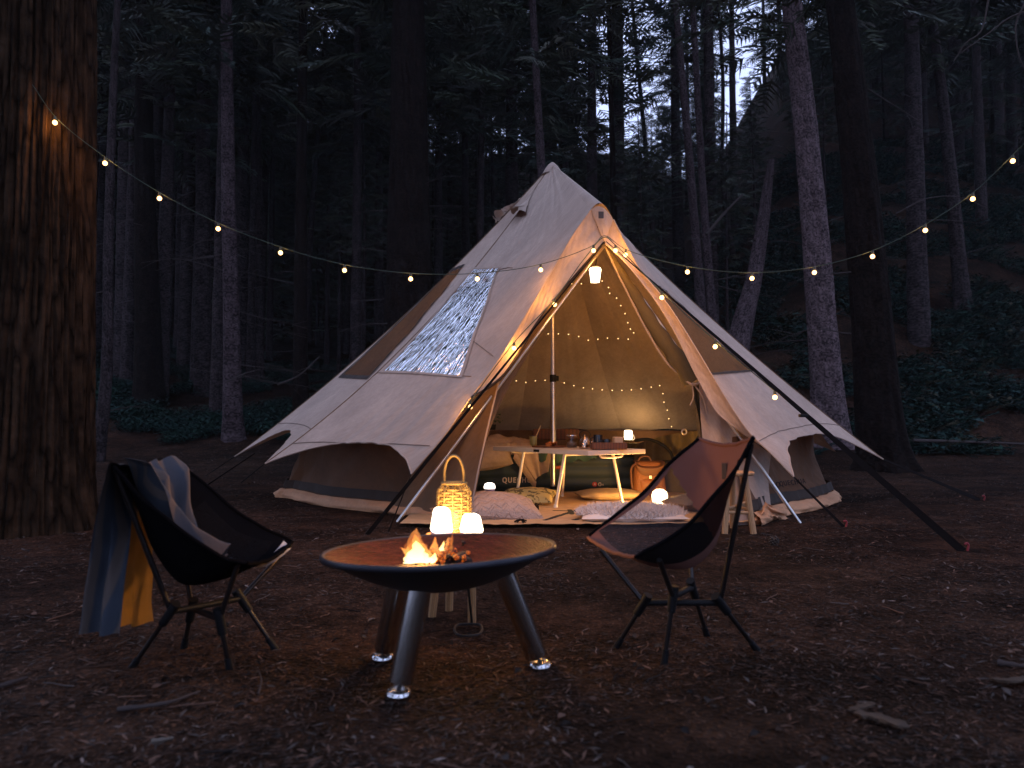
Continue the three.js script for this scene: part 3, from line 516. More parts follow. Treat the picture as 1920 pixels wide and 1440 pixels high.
// poles
const footL = G(745, 979), footR = G(1500, 981);
part('front_pole', rod(footL, P(1133, 460, 5.42), 0.0125), M.alu);
part('front_pole', rod(footR, P(1134, 460, 5.42), 0.0125), M.alu);
const pf = V(CX, 0.03, -CD);
part('centre_pole', [rod(pf, V(CX, 1.13, -CD), 0.026, 0.026, 20), rod(V(CX, 1.13, -CD), V(CX, 3.2, -CD), 0.021, 0.021, 20)], M.alu);
part('pole_clamp', [rod(V(CX, 1.09, -CD), V(CX, 1.16, -CD), 0.031, 0.031, 20), box(0.05, 0.05, 0.03, V(CX + 0.03, 1.125, -CD + 0.01))], M.blackPlastic);
part('pole_foot', rod(V(CX, 0.02, -CD), V(CX, 0.09, -CD), 0.034, 0.03, 16), M.blackPlastic);
// guy straps
const gyL = G(688, 1003), gyR = G(1806, 1034), top0 = A.clone().add(V(0, 0, 0.035));
part('guy_strap', strap(top0, gyL, 0.005, 0.03), M.strap);
part('guy_strap', strap(top0.clone().add(V(0.01, 0, 0)), gyR, 0.005, 0.042), M.strap);
part('guy_strap', strap(R1, G(1838, 938), 0.014, 0.04), M.strap);
part('guy_strap', strap(FR, G(1582, 988), 0.012, 0.02), M.strap);
part('guy_strap', strap(FL, G(728, 998), 0.014, 0.03), M.strap);
part('guy_strap', strap(L1, G(452, 905), 0.008, 0.012), M.strap);
part('guy_strap', strap(L2, G(385, 893), 0.008, 0.01), M.strap);
part('guy_strap', strap(P(478, 850, 6.6), G(355, 932), 0.008, 0.014), M.strap);
for (const k of [0.62]) part('strap_buckle', box(0.05, 0.02, 0.035, top0.clone().lerp(gyR, k).add(V(0, -0.015, 0)), 0.005), M.blackPlastic);
// roof vents
for (const [S, w, d] of [[SL, [[950, 352], [1002, 352], [990, 403], [944, 391]], 0.13], [SLL, [[962, 352], [978, 344], [947, 396], [915, 407]], 0.1]]) {
  const q = w.map(([x, y]) => solveUV(S, x, y));
  part('vent_flap', surf((s, t) => { const [u, v] = bil(q, s, t); return onSurf(S, u, v, 0.006 + d * t * t * Math.pow(Math.sin(Math.PI * (0.02 + 0.96 * s)), 0.6)); }, 24, 20), M.canvas);
  part('vent_shade_patch', surf((s, t) => { const [u, v] = bil(q, lerp(0.06, 0.94, s), lerp(0.5, 1.0, t)); return onSurf(S, u, v, 0.006); }, 10, 10), std([0.13, 0.05, 0.02], { map: canvasTex, roughness: 0.95 }));  // brown patch painted for the shade under the flap; roof is not cut
}
part('care_tag', box(0.038, 0.05, 0.006, P(1127, 403, 5.14), 0.002), std([0.06, 0.05, 0.05]));
part('strap_loop', box(0.06, 0.014, 0.02, P(1116, 381, 5.35), 0.004), M.strap);
// rolled doors
part('rolled_door', tube(depthed([[1136, 462], [1163, 508], [1196, 562], [1226, 612], [1266, 668], [1299, 714]], 5.3, 5.32), (t) => (0.012 + 0.058 * Math.pow(t, 0.7)) * (1 + 0.08 * Math.sin(t * 40)), 60, 14), M.olive);
part('rolled_door_edge', tube(depthed([[1134, 460], [1155, 506], [1182, 560], [1214, 622], [1252, 682], [1290, 716]], 5.28, 5.33), 0.008, 60, 6), M.canvas);
part('door_tie', [tube([P(1286, 713, 5.28), P(1300, 721, 5.26), P(1316, 716, 5.28)], 0.012, 14, 6), tube([P(1302, 722, 5.27), P(1318, 745, 5.26), P(1326, 775, 5.27)], 0.006, 10, 5), tube([P(1298, 722, 5.27), P(1300, 745, 5.26), P(1294, 760, 5.27)], 0.005, 10, 5)], M.canvas);
part('door_drape', surf((u, v) => { const a = P(1296, 722, 5.36), b = P(1318, 722, 5.36), c = P(1326, 930, 5.4), d = P(1396, 930, 5.42), p = a.lerp(b, u).lerp(c.lerp(d, u), Math.pow(v, 1.05)); p.z += 0.035 * Math.sin(u * 17 + v) * (0.3 + v) + 0.03 * noise(u * 5, v * 3, 2); return p; }, 60, 40), M.olive);
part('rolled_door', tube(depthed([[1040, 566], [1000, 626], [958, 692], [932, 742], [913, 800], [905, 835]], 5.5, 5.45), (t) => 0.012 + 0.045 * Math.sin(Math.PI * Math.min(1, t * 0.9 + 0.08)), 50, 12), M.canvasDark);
part('insect_curtain', surf((u, v) => { const p = P(lerp(938, 884, v), lerp(712, 826, v), 5.6).lerp(P(lerp(940, 914, v), lerp(712, 826, v), 5.62), u); p.z += 0.02 * Math.sin(u * 9); return p; }, 16, 20), M.piping);
// the inner cabin wall with its black hoop and zip, right of the table
const cab = surf((u, v) => { const x = lerp(1184, 1345, u), t = lerp(842, 806, Math.pow(Math.sin(u * 1.5), 0.6)); return P(x, lerp(t, 925, v), 7.4 - 0.9 * u * u - 0.05 * Math.sin(u * 30) * (1 - v) + 0.04 * noise(u * 8, v * 3, 1)); }, 60, 24);
part('cabin_wall', cab, M.olive);
part('hoop', tube([P(1190, 826, 7.1), P(1215, 824, 7.05), P(1240, 833, 7.0), P(1257, 848, 6.95), P(1263, 866, 6.9)], 0.016, 40, 8), M.blackPlastic);
part('hoop', tube([P(1329, 811, 6.3), P(1314, 815, 6.35), P(1302, 832, 6.4), P(1290, 852, 6.45)], 0.013, 30, 8), M.blackPlastic);
part('zip_strip', tube([P(1240, 866, 6.9), P(1275, 864, 6.8), P(1300, 862, 6.7)], 0.014, 20, 6), M.blackPlastic);
part('eyelet', (() => { const g = new THREE.TorusGeometry(0.022, 0.008, 8, 20); const p = P(1283, 810, 6.75); g.translate(p.x, p.y, p.z); return g; })(), M.alu);
part('groundsheet', surf((u, v) => { const t = ringAt(0.02 + 0.96 * u), c = V(CX, 0, -7.1); const p = c.lerp(t, v * 0.97); p.y = 0.016; return p; }, 120, 12), std([0.3, 0.24, 0.17], { map: canvasTex, roughness: 0.8 }));
// lettering
const font = await new FontLoader().loadAsync('fonts/droid/droid_sans_bold.typeface.json');
function text(str, size, depth = 0.002) { const g = new TextGeometry(str, { font, size, depth, curveSegments: 4 }); g.computeBoundingBox(); const b = g.boundingBox; g.translate(-(b.min.x + b.max.x) / 2, -(b.min.y + b.max.y) / 2, 0); return g; }
function bendOn(g, at) { const p = g.attributes.position; for (let i = 0; i < p.count; i++) { const q = at(p.getX(i), p.getY(i), p.getZ(i)); p.setXYZ(i, q.x, q.y, q.z); } g.computeVertexNormals(); return g; }
{
  const near = (px) => { let b = 0, bd = 1e9; for (let i = 0; i <= 400; i++) { const t = 0.8 + 0.2 * i / 400, [x] = pix(wallAt(t, 0.4)), d = Math.abs(x - px); if (d < bd && i < 398) { bd = d; b = t; } } return b; };
  const t0 = near(1447), t1 = near(1510), n = V(0.35, 0, 0.94);
  const place = (x, y, z) => { const t = lerp(t1, t0, 0.5 - x / 0.42) , p = wallAt(lerp(t0, t1, x / 0.36 + 0.5), 0.38 + y / 0.75); return p.addScaledVector(n, 0.02 + z); };
  part('lettering', bendOn(merge([text('QUECHUA', 0.048), (() => { const g = new THREE.TorusGeometry(0.022, 0.005, 6, 20); g.translate(-0.175, 0, 0); return g; })()]), (x, y, z) => place(x * 0.86 + 0.015, y, z)), M.piping);
}

// ---------------------------------------------------------------- strung bulbs
const bulbGlow = glow(1, 0.55, 0.2, 6), socketM = std([0.02, 0.03, 0.022], { roughness: 0.5 }), cableM = std([0.02, 0.045, 0.032], { roughness: 0.6 });
function bulbs(t, pts, k) {
  for (const p of pts) {
    const b = add(t, 'bulb', ball(0.015, p, 14), bulbGlow);
    add(b, 'socket', rod(p.clone().add(V(0, 0.016, 0)), p.clone().add(V(0, 0.04, 0)), 0.011, 0.008, 8), socketM);
    lamp(p, k * (p.x < -2.6 ? 1.6 : 1));
  }
}
const hang = (pts) => pts.map((p) => p.clone().add(V(0, 0.04, 0)));
{
  const L = [[103, 230, 4.6], [197, 306, 4.72], [299, 372, 4.8], [409, 429, 4.88], [526, 474, 4.94], [646, 507, 4.98], [770, 523, 5.02], [895, 523, 5.05], [1014, 506, 5.08], [1113, 470, 5.1]].map((a) => P(...a));
  const R = [[1173, 478, 5.1], [1289, 510, 5.05], [1410, 522, 5.0], [1527, 511, 4.95], [1636, 481, 4.9], [1735, 432, 4.85], [1824, 373, 4.78], [1899, 302, 4.7]].map((a) => P(...a));
  const t = thing('string_lights', 'long swag of warm bulbs strung from the huge left trunk across the tent', 'string lights', L[9]);
  add(t, 'cable', tube(hang([P(60, 170, 4.5), ...L, P(1133, 452, 5.16), ...R, P(1960, 240, 4.6)]), 0.0026, 300, 6), cableM);
  bulbs(t, [...L, ...R], 0.11);
  const pl = [[1040, 571, 5.1], [964, 653, 5.05], [882, 763, 4.95]].map((a) => P(...a)), pr = [[1154, 470, 5.12], [1241, 558, 4.92], [1341, 650, 4.75], [1453, 745, 4.55]].map((a) => P(...a));
  const s = thing('porch_lights', 'shorter string of warm bulbs hanging along both front straps of the porch', 'string lights', A);
  add(s, 'cable', tube(hang([pl[2], pl[1], pl[0], P(1100, 490, 5.16), A, pr[0], pr[1], pr[2], pr[3]]), 0.0035, 160, 6), cableM);
  bulbs(s, [...pl, ...pr], 0.34);
}
{ // tiny fairy lights along the inside of the roof
  const onBack = (px, py) => { const d = ray(px, py); for (let D = 6.2; D < 10; D += 0.01) { const p = d.clone().multiplyScalar(D / -d.z).add(V(0, EYE, 0)), r = Math.hypot(p.x - CX, p.z + CD); if (-p.z > CD - 1.2 && p.y > roofY(r) - 0.16) return p; } return P(px, py, 8); };
  const rows = [[[1072, 532], [1090, 532], [1108, 530], [1129, 527], [1141, 539], [1143, 550], [1156, 559], [1164, 573], [1172, 588], [1177, 605], [1182, 617], [1188, 624]],
    [[1010, 625], [1028, 626], [1047, 626], [1066, 627], [1085, 631], [1103, 638], [1121, 636], [1139, 634], [1159, 635], [1178, 636], [1188, 624]],
    [[950, 715], [968, 714], [986, 717], [1004, 714], [1022, 713], [1058, 718], [1076, 723], [1094, 727], [1111, 729], [1129, 731], [1148, 732], [1166, 732], [1184, 731], [1202, 729], [1221, 726], [1237, 723], [1243, 738], [1245, 754], [1251, 769], [1254, 785], [1259, 800], [1263, 817], [1269, 830], [1275, 845]]];
  const t = thing('fairy_lights', 'fine wire of tiny fairy lights looped across the back inside the tent', 'fairy lights', onBack(1188, 624));
  const m = glow(1, 0.62, 0.25, 3.2);
  for (const r of rows) { const p = r.map(([x, y]) => onBack(x, y)); add(t, 'wire', tube(p, 0.0012, 120, 4), std([0.25, 0.16, 0.08], { metalness: 1, roughness: 0.4 })); for (const q of p) add(t, 'bulb', ball(0.006, q, 8), m); }
}

// ---------------------------------------------------------------- lanterns
const whiteGlow = glow(1, 0.74, 0.45, 7), paleM = std([0.75, 0.72, 0.68], { roughness: 0.5 }), lilac = std([0.28, 0.25, 0.5], { roughness: 0.4 });
{
  const c = P(1116, 516, 5.75), t = thing('hanging_lantern', 'bright white lantern hanging inside the top of the doorway', 'lantern', c.clone().add(V(0, -0.07, 0)));
  add(t, 'lamp_shade', lathe([[0, -0.058], [0.034, -0.056], [0.048, 0.045], [0.042, 0.056], [0, 0.06]], c, 28), whiteGlow);
  add(t, 'cap', lathe([[0, 0.075], [0.02, 0.074], [0.044, 0.058], [0, 0.056]], c, 20), paleM);
  add(t, 'hook', tube([c.clone().add(V(0, 0.074, 0)), c.clone().add(V(0.012, 0.12, 0)), c.clone().add(V(0.02, 0.3, -0.02)), V(c.x + 0.03, c.y + 0.5, c.z - 0.03)], 0.003, 16, 5), M.blackPlastic);
  lamp(c, 1.15, C(1, 0.44, 0.1), 2.5);
}
{
  const c = P(1178, 816, 8.85), t = thing('table_lantern', 'small frosted white lantern glowing against the back wall right of the table items', 'lantern', c.clone().add(V(0, -0.075, 0)));
  add(t, 'lamp_shade', lathe([[0, -0.055], [0.042, -0.054], [0.05, -0.02], [0.048, 0.045], [0.04, 0.06], [0, 0.062]], c, 28), whiteGlow);
  add(t, 'base', lathe([[0, -0.075], [0.05, -0.075], [0.052, -0.058], [0, -0.056]], c, 24), M.blackPlastic);
  add(t, 'handle', tube([c.clone().add(V(0.05, -0.06, 0)), c.clone().add(V(0.075, -0.045, 0.01)), c.clone().add(V(0.06, 0.01, 0.01))], 0.005, 12, 5), M.alu);
  lamp(c, 0.4, C(1, 0.62, 0.24), 2.5);
  const b = P(1180, 834, 8.85);
  top('bedside_crate', [box(0.21, 0.045, 0.2, b), box(0.19, 0.5, 0.18, b.clone().add(V(0, -0.27, -0.02)))], M.olive, 'low dark olive box carrying the lantern behind the table', 'box');
}
{
  const c = P(918, 913, 5.75), t = thing('dome_lamp', 'small white dome lamp with lilac base behind the tasselled cushion', 'lamp', c.clone().add(V(0, -0.03, 0)));
  add(t, 'lamp_shade', lathe([[0, 0.032], [0.022, 0.031], [0.038, 0.022], [0.044, 0.004], [0.043, -0.012], [0, -0.012]], c, 26), glow(1, 0.86, 0.75, 5));
  add(t, 'base', lathe([[0.043, -0.012], [0.041, -0.028], [0.03, -0.032], [0, -0.032]], c, 26), lilac);
  lamp(c.clone().add(V(0, 0.005, 0)), 0.16, C(1, 0.7, 0.33), 1.5);
}
{
  const c = P(1237, 932, 5.9), t = thing('globe_lamp', 'large round floor lamp shining through the mesh of the right chair', 'lamp', c.clone().add(V(0, -0.075, 0)));
  add(t, 'lamp_shade', lathe([[0, 0.066], [0.03, 0.062], [0.056, 0.042], [0.064, 0.01], [0.06, -0.03], [0.045, -0.056], [0, -0.06]], c, 28), whiteGlow);
  add(t, 'base', lathe([[0.045, -0.056], [0.05, -0.078], [0, -0.078]], c, 24), paleM);
  lamp(c, 3.6, C(1, 0.5, 0.12), 2.5);
}
const stoolLamp = [];
for (const [px, py, w, h, lab, lean] of [[828, 974, 0.066, 0.084, 'taller glowing white cube lamp, left of the wicker lantern', 0.05], [884, 981, 0.068, 0.062, 'shorter glowing white cube lamp, right of the wicker lantern', 0]]) {
  const c = P(px, py, 2.47), t = thing('cube_lamp', lab, 'lamp', c.clone().add(V(0, -h / 2, 0)), 'cube lamps on the stool behind the fire');
  const g = new RoundedBoxGeometry(w, h, w, 4, 0.012), p = g.attributes.position;
  for (let i = 0; i < p.count; i++) { const k = p.getY(i) / h + 0.5, s = lerp(1.02, 0.66, k * k * 0.6 + k * 0.4); p.setXYZ(i, p.getX(i) * s + lean * 0, p.getY(i) - (k > 0.9 ? 0.08 * Math.abs(p.getX(i)) * (lean ? 1 : 0.2) : 0), p.getZ(i) * s); }
  g.computeVertexNormals(); g.rotateY(0.35); g.translate(c.x, c.y, c.z);
  add(t, 'lamp_shade', g, glow(1, 0.8, 0.55, 7));
  add(t, 'base', box(w * 0.92, 0.012, w * 0.92, c.clone().add(V(0, -h / 2 - 0.004, 0)), 0.003, 0.35), lilac);
  lamp(c, 0.6, C(1, 0.5, 0.13), 1.6);
}
function bars(list, w) { return list.map((l) => tube(l, w, l.length * 6, 5)); }
{ // wicker lantern: uprights and woven bands
  const foot = P(851, 1000, 2.6), t = thing('wicker_lantern', 'tall woven bamboo lantern with looped handle behind the fire bowl', 'lantern', foot), wick = std([0.17, 0.12, 0.046], { roughness: 0.6 });
  const rad = (y) => 0.0545 * (1 + 0.08 * Math.sin(Math.PI * y / 0.17)) * (y > 0.155 ? 1 - (y - 0.155) * 14 : 1);
  for (let i = 0; i < 12; i++) { const a = i / 12 * 6.283; add(t, 'upright', tube([0, 0.05, 0.1, 0.15, 0.172].map((y) => V(foot.x + rad(y) * Math.cos(a), foot.y + y, foot.z + rad(y) * Math.sin(a))), 0.0032, 20, 5), wick); }
  for (let k = 0; k < 16; k++) { const y = 0.008 + k * 0.0098; add(t, 'woven_band', surf((u, v) => { const a = u * 6.283, r = rad(y) + 0.0045 * Math.cos(a * 6 + k * Math.PI) + 0.001; return V(foot.x + r * Math.cos(a), foot.y + y + (v - 0.5) * 0.006 + 0.0012 * noise(a * 2, k, 1), foot.z + r * Math.sin(a)); }, 96, 1, { wrap: true }), wick); }
  add(t, 'rim', (() => { const g = new THREE.TorusGeometry(0.043, 0.005, 8, 36); g.rotateX(Math.PI / 2); g.translate(foot.x, foot.y + 0.176, foot.z); return g; })(), wick);
  add(t, 'handle', surf((u, v) => { const a = Math.PI * u, x = 0.034 * Math.cos(a) * (1 + 0.12 * Math.sin(a)), y = 0.168 + 0.105 * Math.pow(Math.sin(a), 0.8); const b = v * 6.283; return V(foot.x + x + 0.005 * Math.cos(b) * Math.cos(a), foot.y + y + 0.005 * Math.cos(b) * Math.sin(a), foot.z + Math.sin(b) * 0.007 + 0.012 * Math.sin(a)); }, 48, 10), wick);
  add(t, 'candle', rod(foot.clone().add(V(0, 0.005, 0)), foot.clone().add(V(0, 0.075, 0)), 0.02, 0.02, 20), paleM);
}
function stool(name, label, seatC, r, feet, mat, legR) {
  const t = thing(name, label, 'stool', V(seatC.x, 0, seatC.z)), lo = [], hi = [];
  add(t, 'seat', lathe([[0, -0.022], [r * 0.95, -0.022], [r, -0.016], [r, -0.004], [r * 0.97, 0], [0, 0]], seatC, 36), mat);
  for (const f of feet) { const h = V(lerp(seatC.x, f.x, 0.6), seatC.y - 0.02, lerp(seatC.z, f.z, 0.6)); lo.push(f); hi.push(h); add(t, 'leg', rod(f, h, legR, legR * 0.92, 12), mat); }
  for (let i = 0; i < lo.length; i++) { const k = 0.36 + 0.05 * (i % 2), j = (i + 1) % lo.length; add(t, 'stretcher', rod(lo[i].clone().lerp(hi[i], k), lo[j].clone().lerp(hi[j], k), legR * 0.55, legR * 0.55, 8), mat); }
  return t;
}
{
  const s = P(853, 1001, 2.56), y = P(853, 1001, 2.56).y;
  const t = thing('low_stool', 'low pale wooden stool behind the fire bowl carrying the lamps', 'stool', V(s.x, 0, s.z));
  add(t, 'seat', lathe([[0, -0.022], [0.098, -0.022], [0.104, -0.016], [0.104, -0.004], [0.1, 0], [0, 0]], V(s.x, y, s.z), 40), M.woodPale);
  for (const [fx, fy, tx, D] of [[810, 1156, 828, 2.62], [885, 1166, 884, 2.52], [842, 1145, 846, 2.7]]) { const f = G(fx, fy); add(t, 'leg', rod(f, V(P(tx, 1000, D).x, y - 0.02, -D), 0.0145, 0.0145, 14), M.woodPale); }
}
stool('wooden_stool', 'pale wooden four legged stool half hidden behind the right chair', P(1375, 884, 4.72), 0.13, [G(1359, 1001), G(1413, 1001), G(1374, 990), G(1403, 980)].map((p) => p), M.woodPale, 0.02);

// ---------------------------------------------------------------- fire bowl
const bowlC = V(-0.2, 0.352, -2.047);
{
  const t = thing('fire_bowl', 'wide black steel fire bowl on three shiny tube legs', 'fire bowl', V(bowlC.x, 0, bowlC.z));
  const tilt = (p) => p.sub(bowlC).applyEuler(new THREE.Euler(-0.033, 0, 0.036)).add(bowlC);
  const R = 0.321, dep = 0.108, prof = [];
  for (let i = 0; i <= 20; i++) { const k = i / 20; prof.push([R * 0.965 * k, -dep * (1 - k * k)]); }
  const rust = tex(512, 512, (u, v) => { const a = tn(u, v, 14, 14, 3), b = vn(u, v, 90, 90, 5), c = vn(u, v, 150, 150, 8); const k = 0.3 + 0.5 * a + (b > 0.7 ? 0.55 : 0) - (c > 0.6 ? 0.3 : 0); return [k, k * 0.72, k * 0.68]; }, true, 5), rb = tex(256, 256, (u, v) => 0.6 * vn(u, v, 60, 60, 5) + 0.4 * tn(u, v, 20, 20, 1), false, 3);
  const shape = (pts) => surf((u, v) => { const k = v * (pts.length - 1), i = Math.min(pts.length - 2, Math.floor(k)), a = u * 6.283, r = lerp(pts[i][0], pts[i + 1][0], k - i), y = lerp(pts[i][1], pts[i + 1][1], k - i); return tilt(V(bowlC.x + r * Math.cos(a), bowlC.y + y, bowlC.z + r * Math.sin(a))); }, 96, (pts.length - 1) * 2, { wrap: true });
  add(t, 'bowl', shape(prof), phy([0.085, 0.04, 0.04], { map: rust, bumpMap: rb, bumpScale: 0.005, roughness: 0.6, specularIntensity: 0.25 }));
  add(t, 'outer_bowl', shape(prof.map(([r, y]) => [r * 1.008, y - 0.005])), M.blackIron);
  add(t, 'rim', shape([[R * 0.965, 0], [R * 0.985, 0.004], [R, 0.003], [R + 0.002, -0.004], [R, -0.012], [R * 0.97, -0.01]]), std([0.035, 0.035, 0.045], { roughness: 0.38, metalness: 0.5 }));
  for (const [fx, fy, tx, ty, D, w] of [[747, 1304, 790, 1085, 1.93, 0.031], [1013, 1250, 940, 1060, 2.08, 0.031], [717, 1235, 752, 1070, 2.15, 0.031]]) {
    const f = G(fx, fy), h = P(tx, ty, D), d = h.clone().sub(f), lo = f.clone().addScaledVector(d, 0.12);
    const leg = add(t, 'leg', rod(lo, h, w, w, 32), M.steel);
    add(leg, 'screw', rod(f.clone().add(V(0, 0.012, 0)), lo, 0.006, 0.006, 10), M.blackPole);
    add(leg, 'foot', lathe([[0, 0.012], [0.014, 0.011], [0.024, 0.017], [0.031, 0.012], [0.034, 0.003], [0.032, 0], [0, 0]], f, 32), M.chrome);
  }
}
{ // flames, embers and logs
  const c = bowlC.clone().add(V(-0.045, -0.085, 0.02)), F0 = thing('fire', 'bright orange fire burning in the black bowl', 'fire', c);
  const fl = (pts, r, m, sd) => { const cv = curve(pts); return add(F0, 'flame', surf((u, v) => { const p = cv.getPoint(v), a = u * 6.283, k = r * Math.pow(Math.sin(Math.PI * Math.min(1, 0.22 + 0.78 * v)), 0.9) * (1 - 0.55 * v) * (1 + 0.75 * noise(Math.cos(a) * 1.3, v * 4 + sd, sd * 3.7)); return p.add(V(Math.cos(a) * k, 0, Math.sin(a) * k * 0.6)); }, 20, 24, { wrap: true }), m); };
  const flameMap = (hot, cool) => tex(8, 64, (u, v) => { const k = Math.pow(v, 0.8); return [0, 1, 2].map((i) => Math.pow(lerp(hot[i], cool[i], k), 1 / 2.2)); }, true);
  const mk = (hot, cool, k, op = 1) => { const m = new THREE.MeshStandardMaterial({ transparent: op < 1, opacity: op, color: 0x000000, emissive: 0xffffff, emissiveIntensity: k, side: THREE.DoubleSide }); m.emissiveMap = flameMap(hot, cool); return m; };
  const white = mk([1, 0.75, 0.38], [1, 0.5, 0.12], 3.2), orange = mk([1, 0.5, 0.12], [0.75, 0.16, 0.02], 1.9, 0.6), tip = mk([1, 0.38, 0.07], [0.35, 0.05, 0.008], 1.3, 0.38);
  const Q = (px, py, D = 2.03) => P(px, py, D);
  const norm = (g) => { const u = g.geometry.attributes.uv, n = u.count; let mv = 0; for (let i = 0; i < n; i++) mv = Math.max(mv, u.getY(i)); for (let i = 0; i < n; i++) u.setXY(i, 0.5, clamp(u.getY(i) / mv, 0.02, 0.98)); };
  const put = (pts, r, m, s, D = 2.03) => norm(fl(pts.map(([x, y]) => Q(x, y, D)), r, m, s));
  put([[783, 1060], [784, 1038], [783, 1018], [780, 1000], [781, 990]], 0.03, tip, 1, 2.06);
  put([[782, 1056], [782, 1036], [780, 1016], [778, 1002]], 0.026, orange, 2, 2.04);
  put([[784, 1054], [783, 1040], [782, 1026], [780, 1014]], 0.027, white, 3, 2.0);
  put([[774, 1054], [768, 1040], [759, 1031], [750, 1026]], 0.015, orange, 4, 2.02);
  put([[795, 1054], [795, 1043], [792, 1033]], 0.026, white, 5, 2.01);
  put([[768, 1056], [768, 1047], [766, 1039]], 0.022, white, 6, 2.01);
  put([[804, 1054], [802, 1040], [796, 1026], [792, 1018]], 0.013, orange, 7, 2.03);
  put([[812, 1052], [812, 1034], [815, 1018], [816, 1006]], 0.014, orange, 8, 2.08);
  put([[822, 1044], [828, 1030], [833, 1014]], 0.010, white, 9, 2.07);
  put([[836, 1046], [841, 1032], [846, 1018], [849, 998]], 0.010, tip, 10, 2.07);
  for (let i = 0; i < 16; i++) { const x = rr(762, 806), h = rr(22, 50) * (1 - Math.abs(x - 782) / 45); put([[x, 1055], [x + rr(-5, 3), 1055 - h * 0.5], [x + rr(-8, 4), 1055 - h], [x + rr(-9, 9), 1055 - h * 1.25]], rr(0.006, 0.012), i % 2 ? tip : orange, 20 + i, rr(1.99, 2.08)); }
  put([[806, 1056], [812, 1048], [816, 1036]], 0.014, white, 13, 2.02);
  const em = tex(128, 128, (u, v) => { const a = tn(u, v, 9, 9, 2); const k = clamp((a - 0.42) * 4, 0, 1); return [k, Math.pow(k, 1.6) * 0.5, Math.pow(k, 3) * 0.12]; }, true, 2);
  const ember = new THREE.MeshStandardMaterial({ color: C(0.02, 0.015, 0.012), emissive: 0xffffff, emissiveMap: em, emissiveIntensity: 1.5, roughness: 0.9 }), char = std([0.02, 0.015, 0.013], { roughness: 0.9 });
  for (const [a, b, r, m] of [[[800, 1056], [852, 1034], 0.011, ember], [[838, 1052], [812, 1030], 0.010, ember], [[826, 1056], [872, 1042], 0.011, char], [[760, 1056], [812, 1050], 0.013, char], [[848, 1050], [880, 1052], 0.009, char], [[832, 1058], [843, 1012], 0.007, ember]]) {
    const p = Q(...a, 2.02), q = Q(...b, 2.09), g = tube([p, p.clone().lerp(q, 0.5).add(V(0, 0.004, 0.006)), q], (t) => r * (1 + 0.25 * Math.sin(t * 9)), 14, 8); add(F0, 'log', g, m);
  }
  for (let i = 0; i < 16; i++) { const g = new THREE.DodecahedronGeometry(rr(0.005, 0.011), 0), p = Q(rr(825, 885), rr(1036, 1054), rr(1.98, 2.1)); g.rotateX(i); g.translate(p.x, p.y, p.z); add(F0, 'ember', g, i % 3 ? ember : char); }
  lamp(bowlC.clone().add(V(-0.06, 0.078, 0.0)), 0.8, C(1, 0.42, 0.1), 2.2);
}
{
  const a = P(868, 1015, 2.3), b = G(885, 1170), t = thing('fire_poker', 'thin black iron poker leaning on the bowl, loop handle on the ground', 'poker', b);
  add(t, 'rod', rod(b.clone().add(V(0, 0.006, 0)), a, 0.0042, 0.0042, 8), M.blackIron);
  add(t, 'handle', tube([[885, 1170], [860, 1171], [852, 1181], [862, 1191], [880, 1192], [897, 1189], [904, 1180], [898, 1171], [885, 1170]].map(([x, y]) => G(x, y, 0.012)), 0.0042, 60, 7), M.blackIron);
}

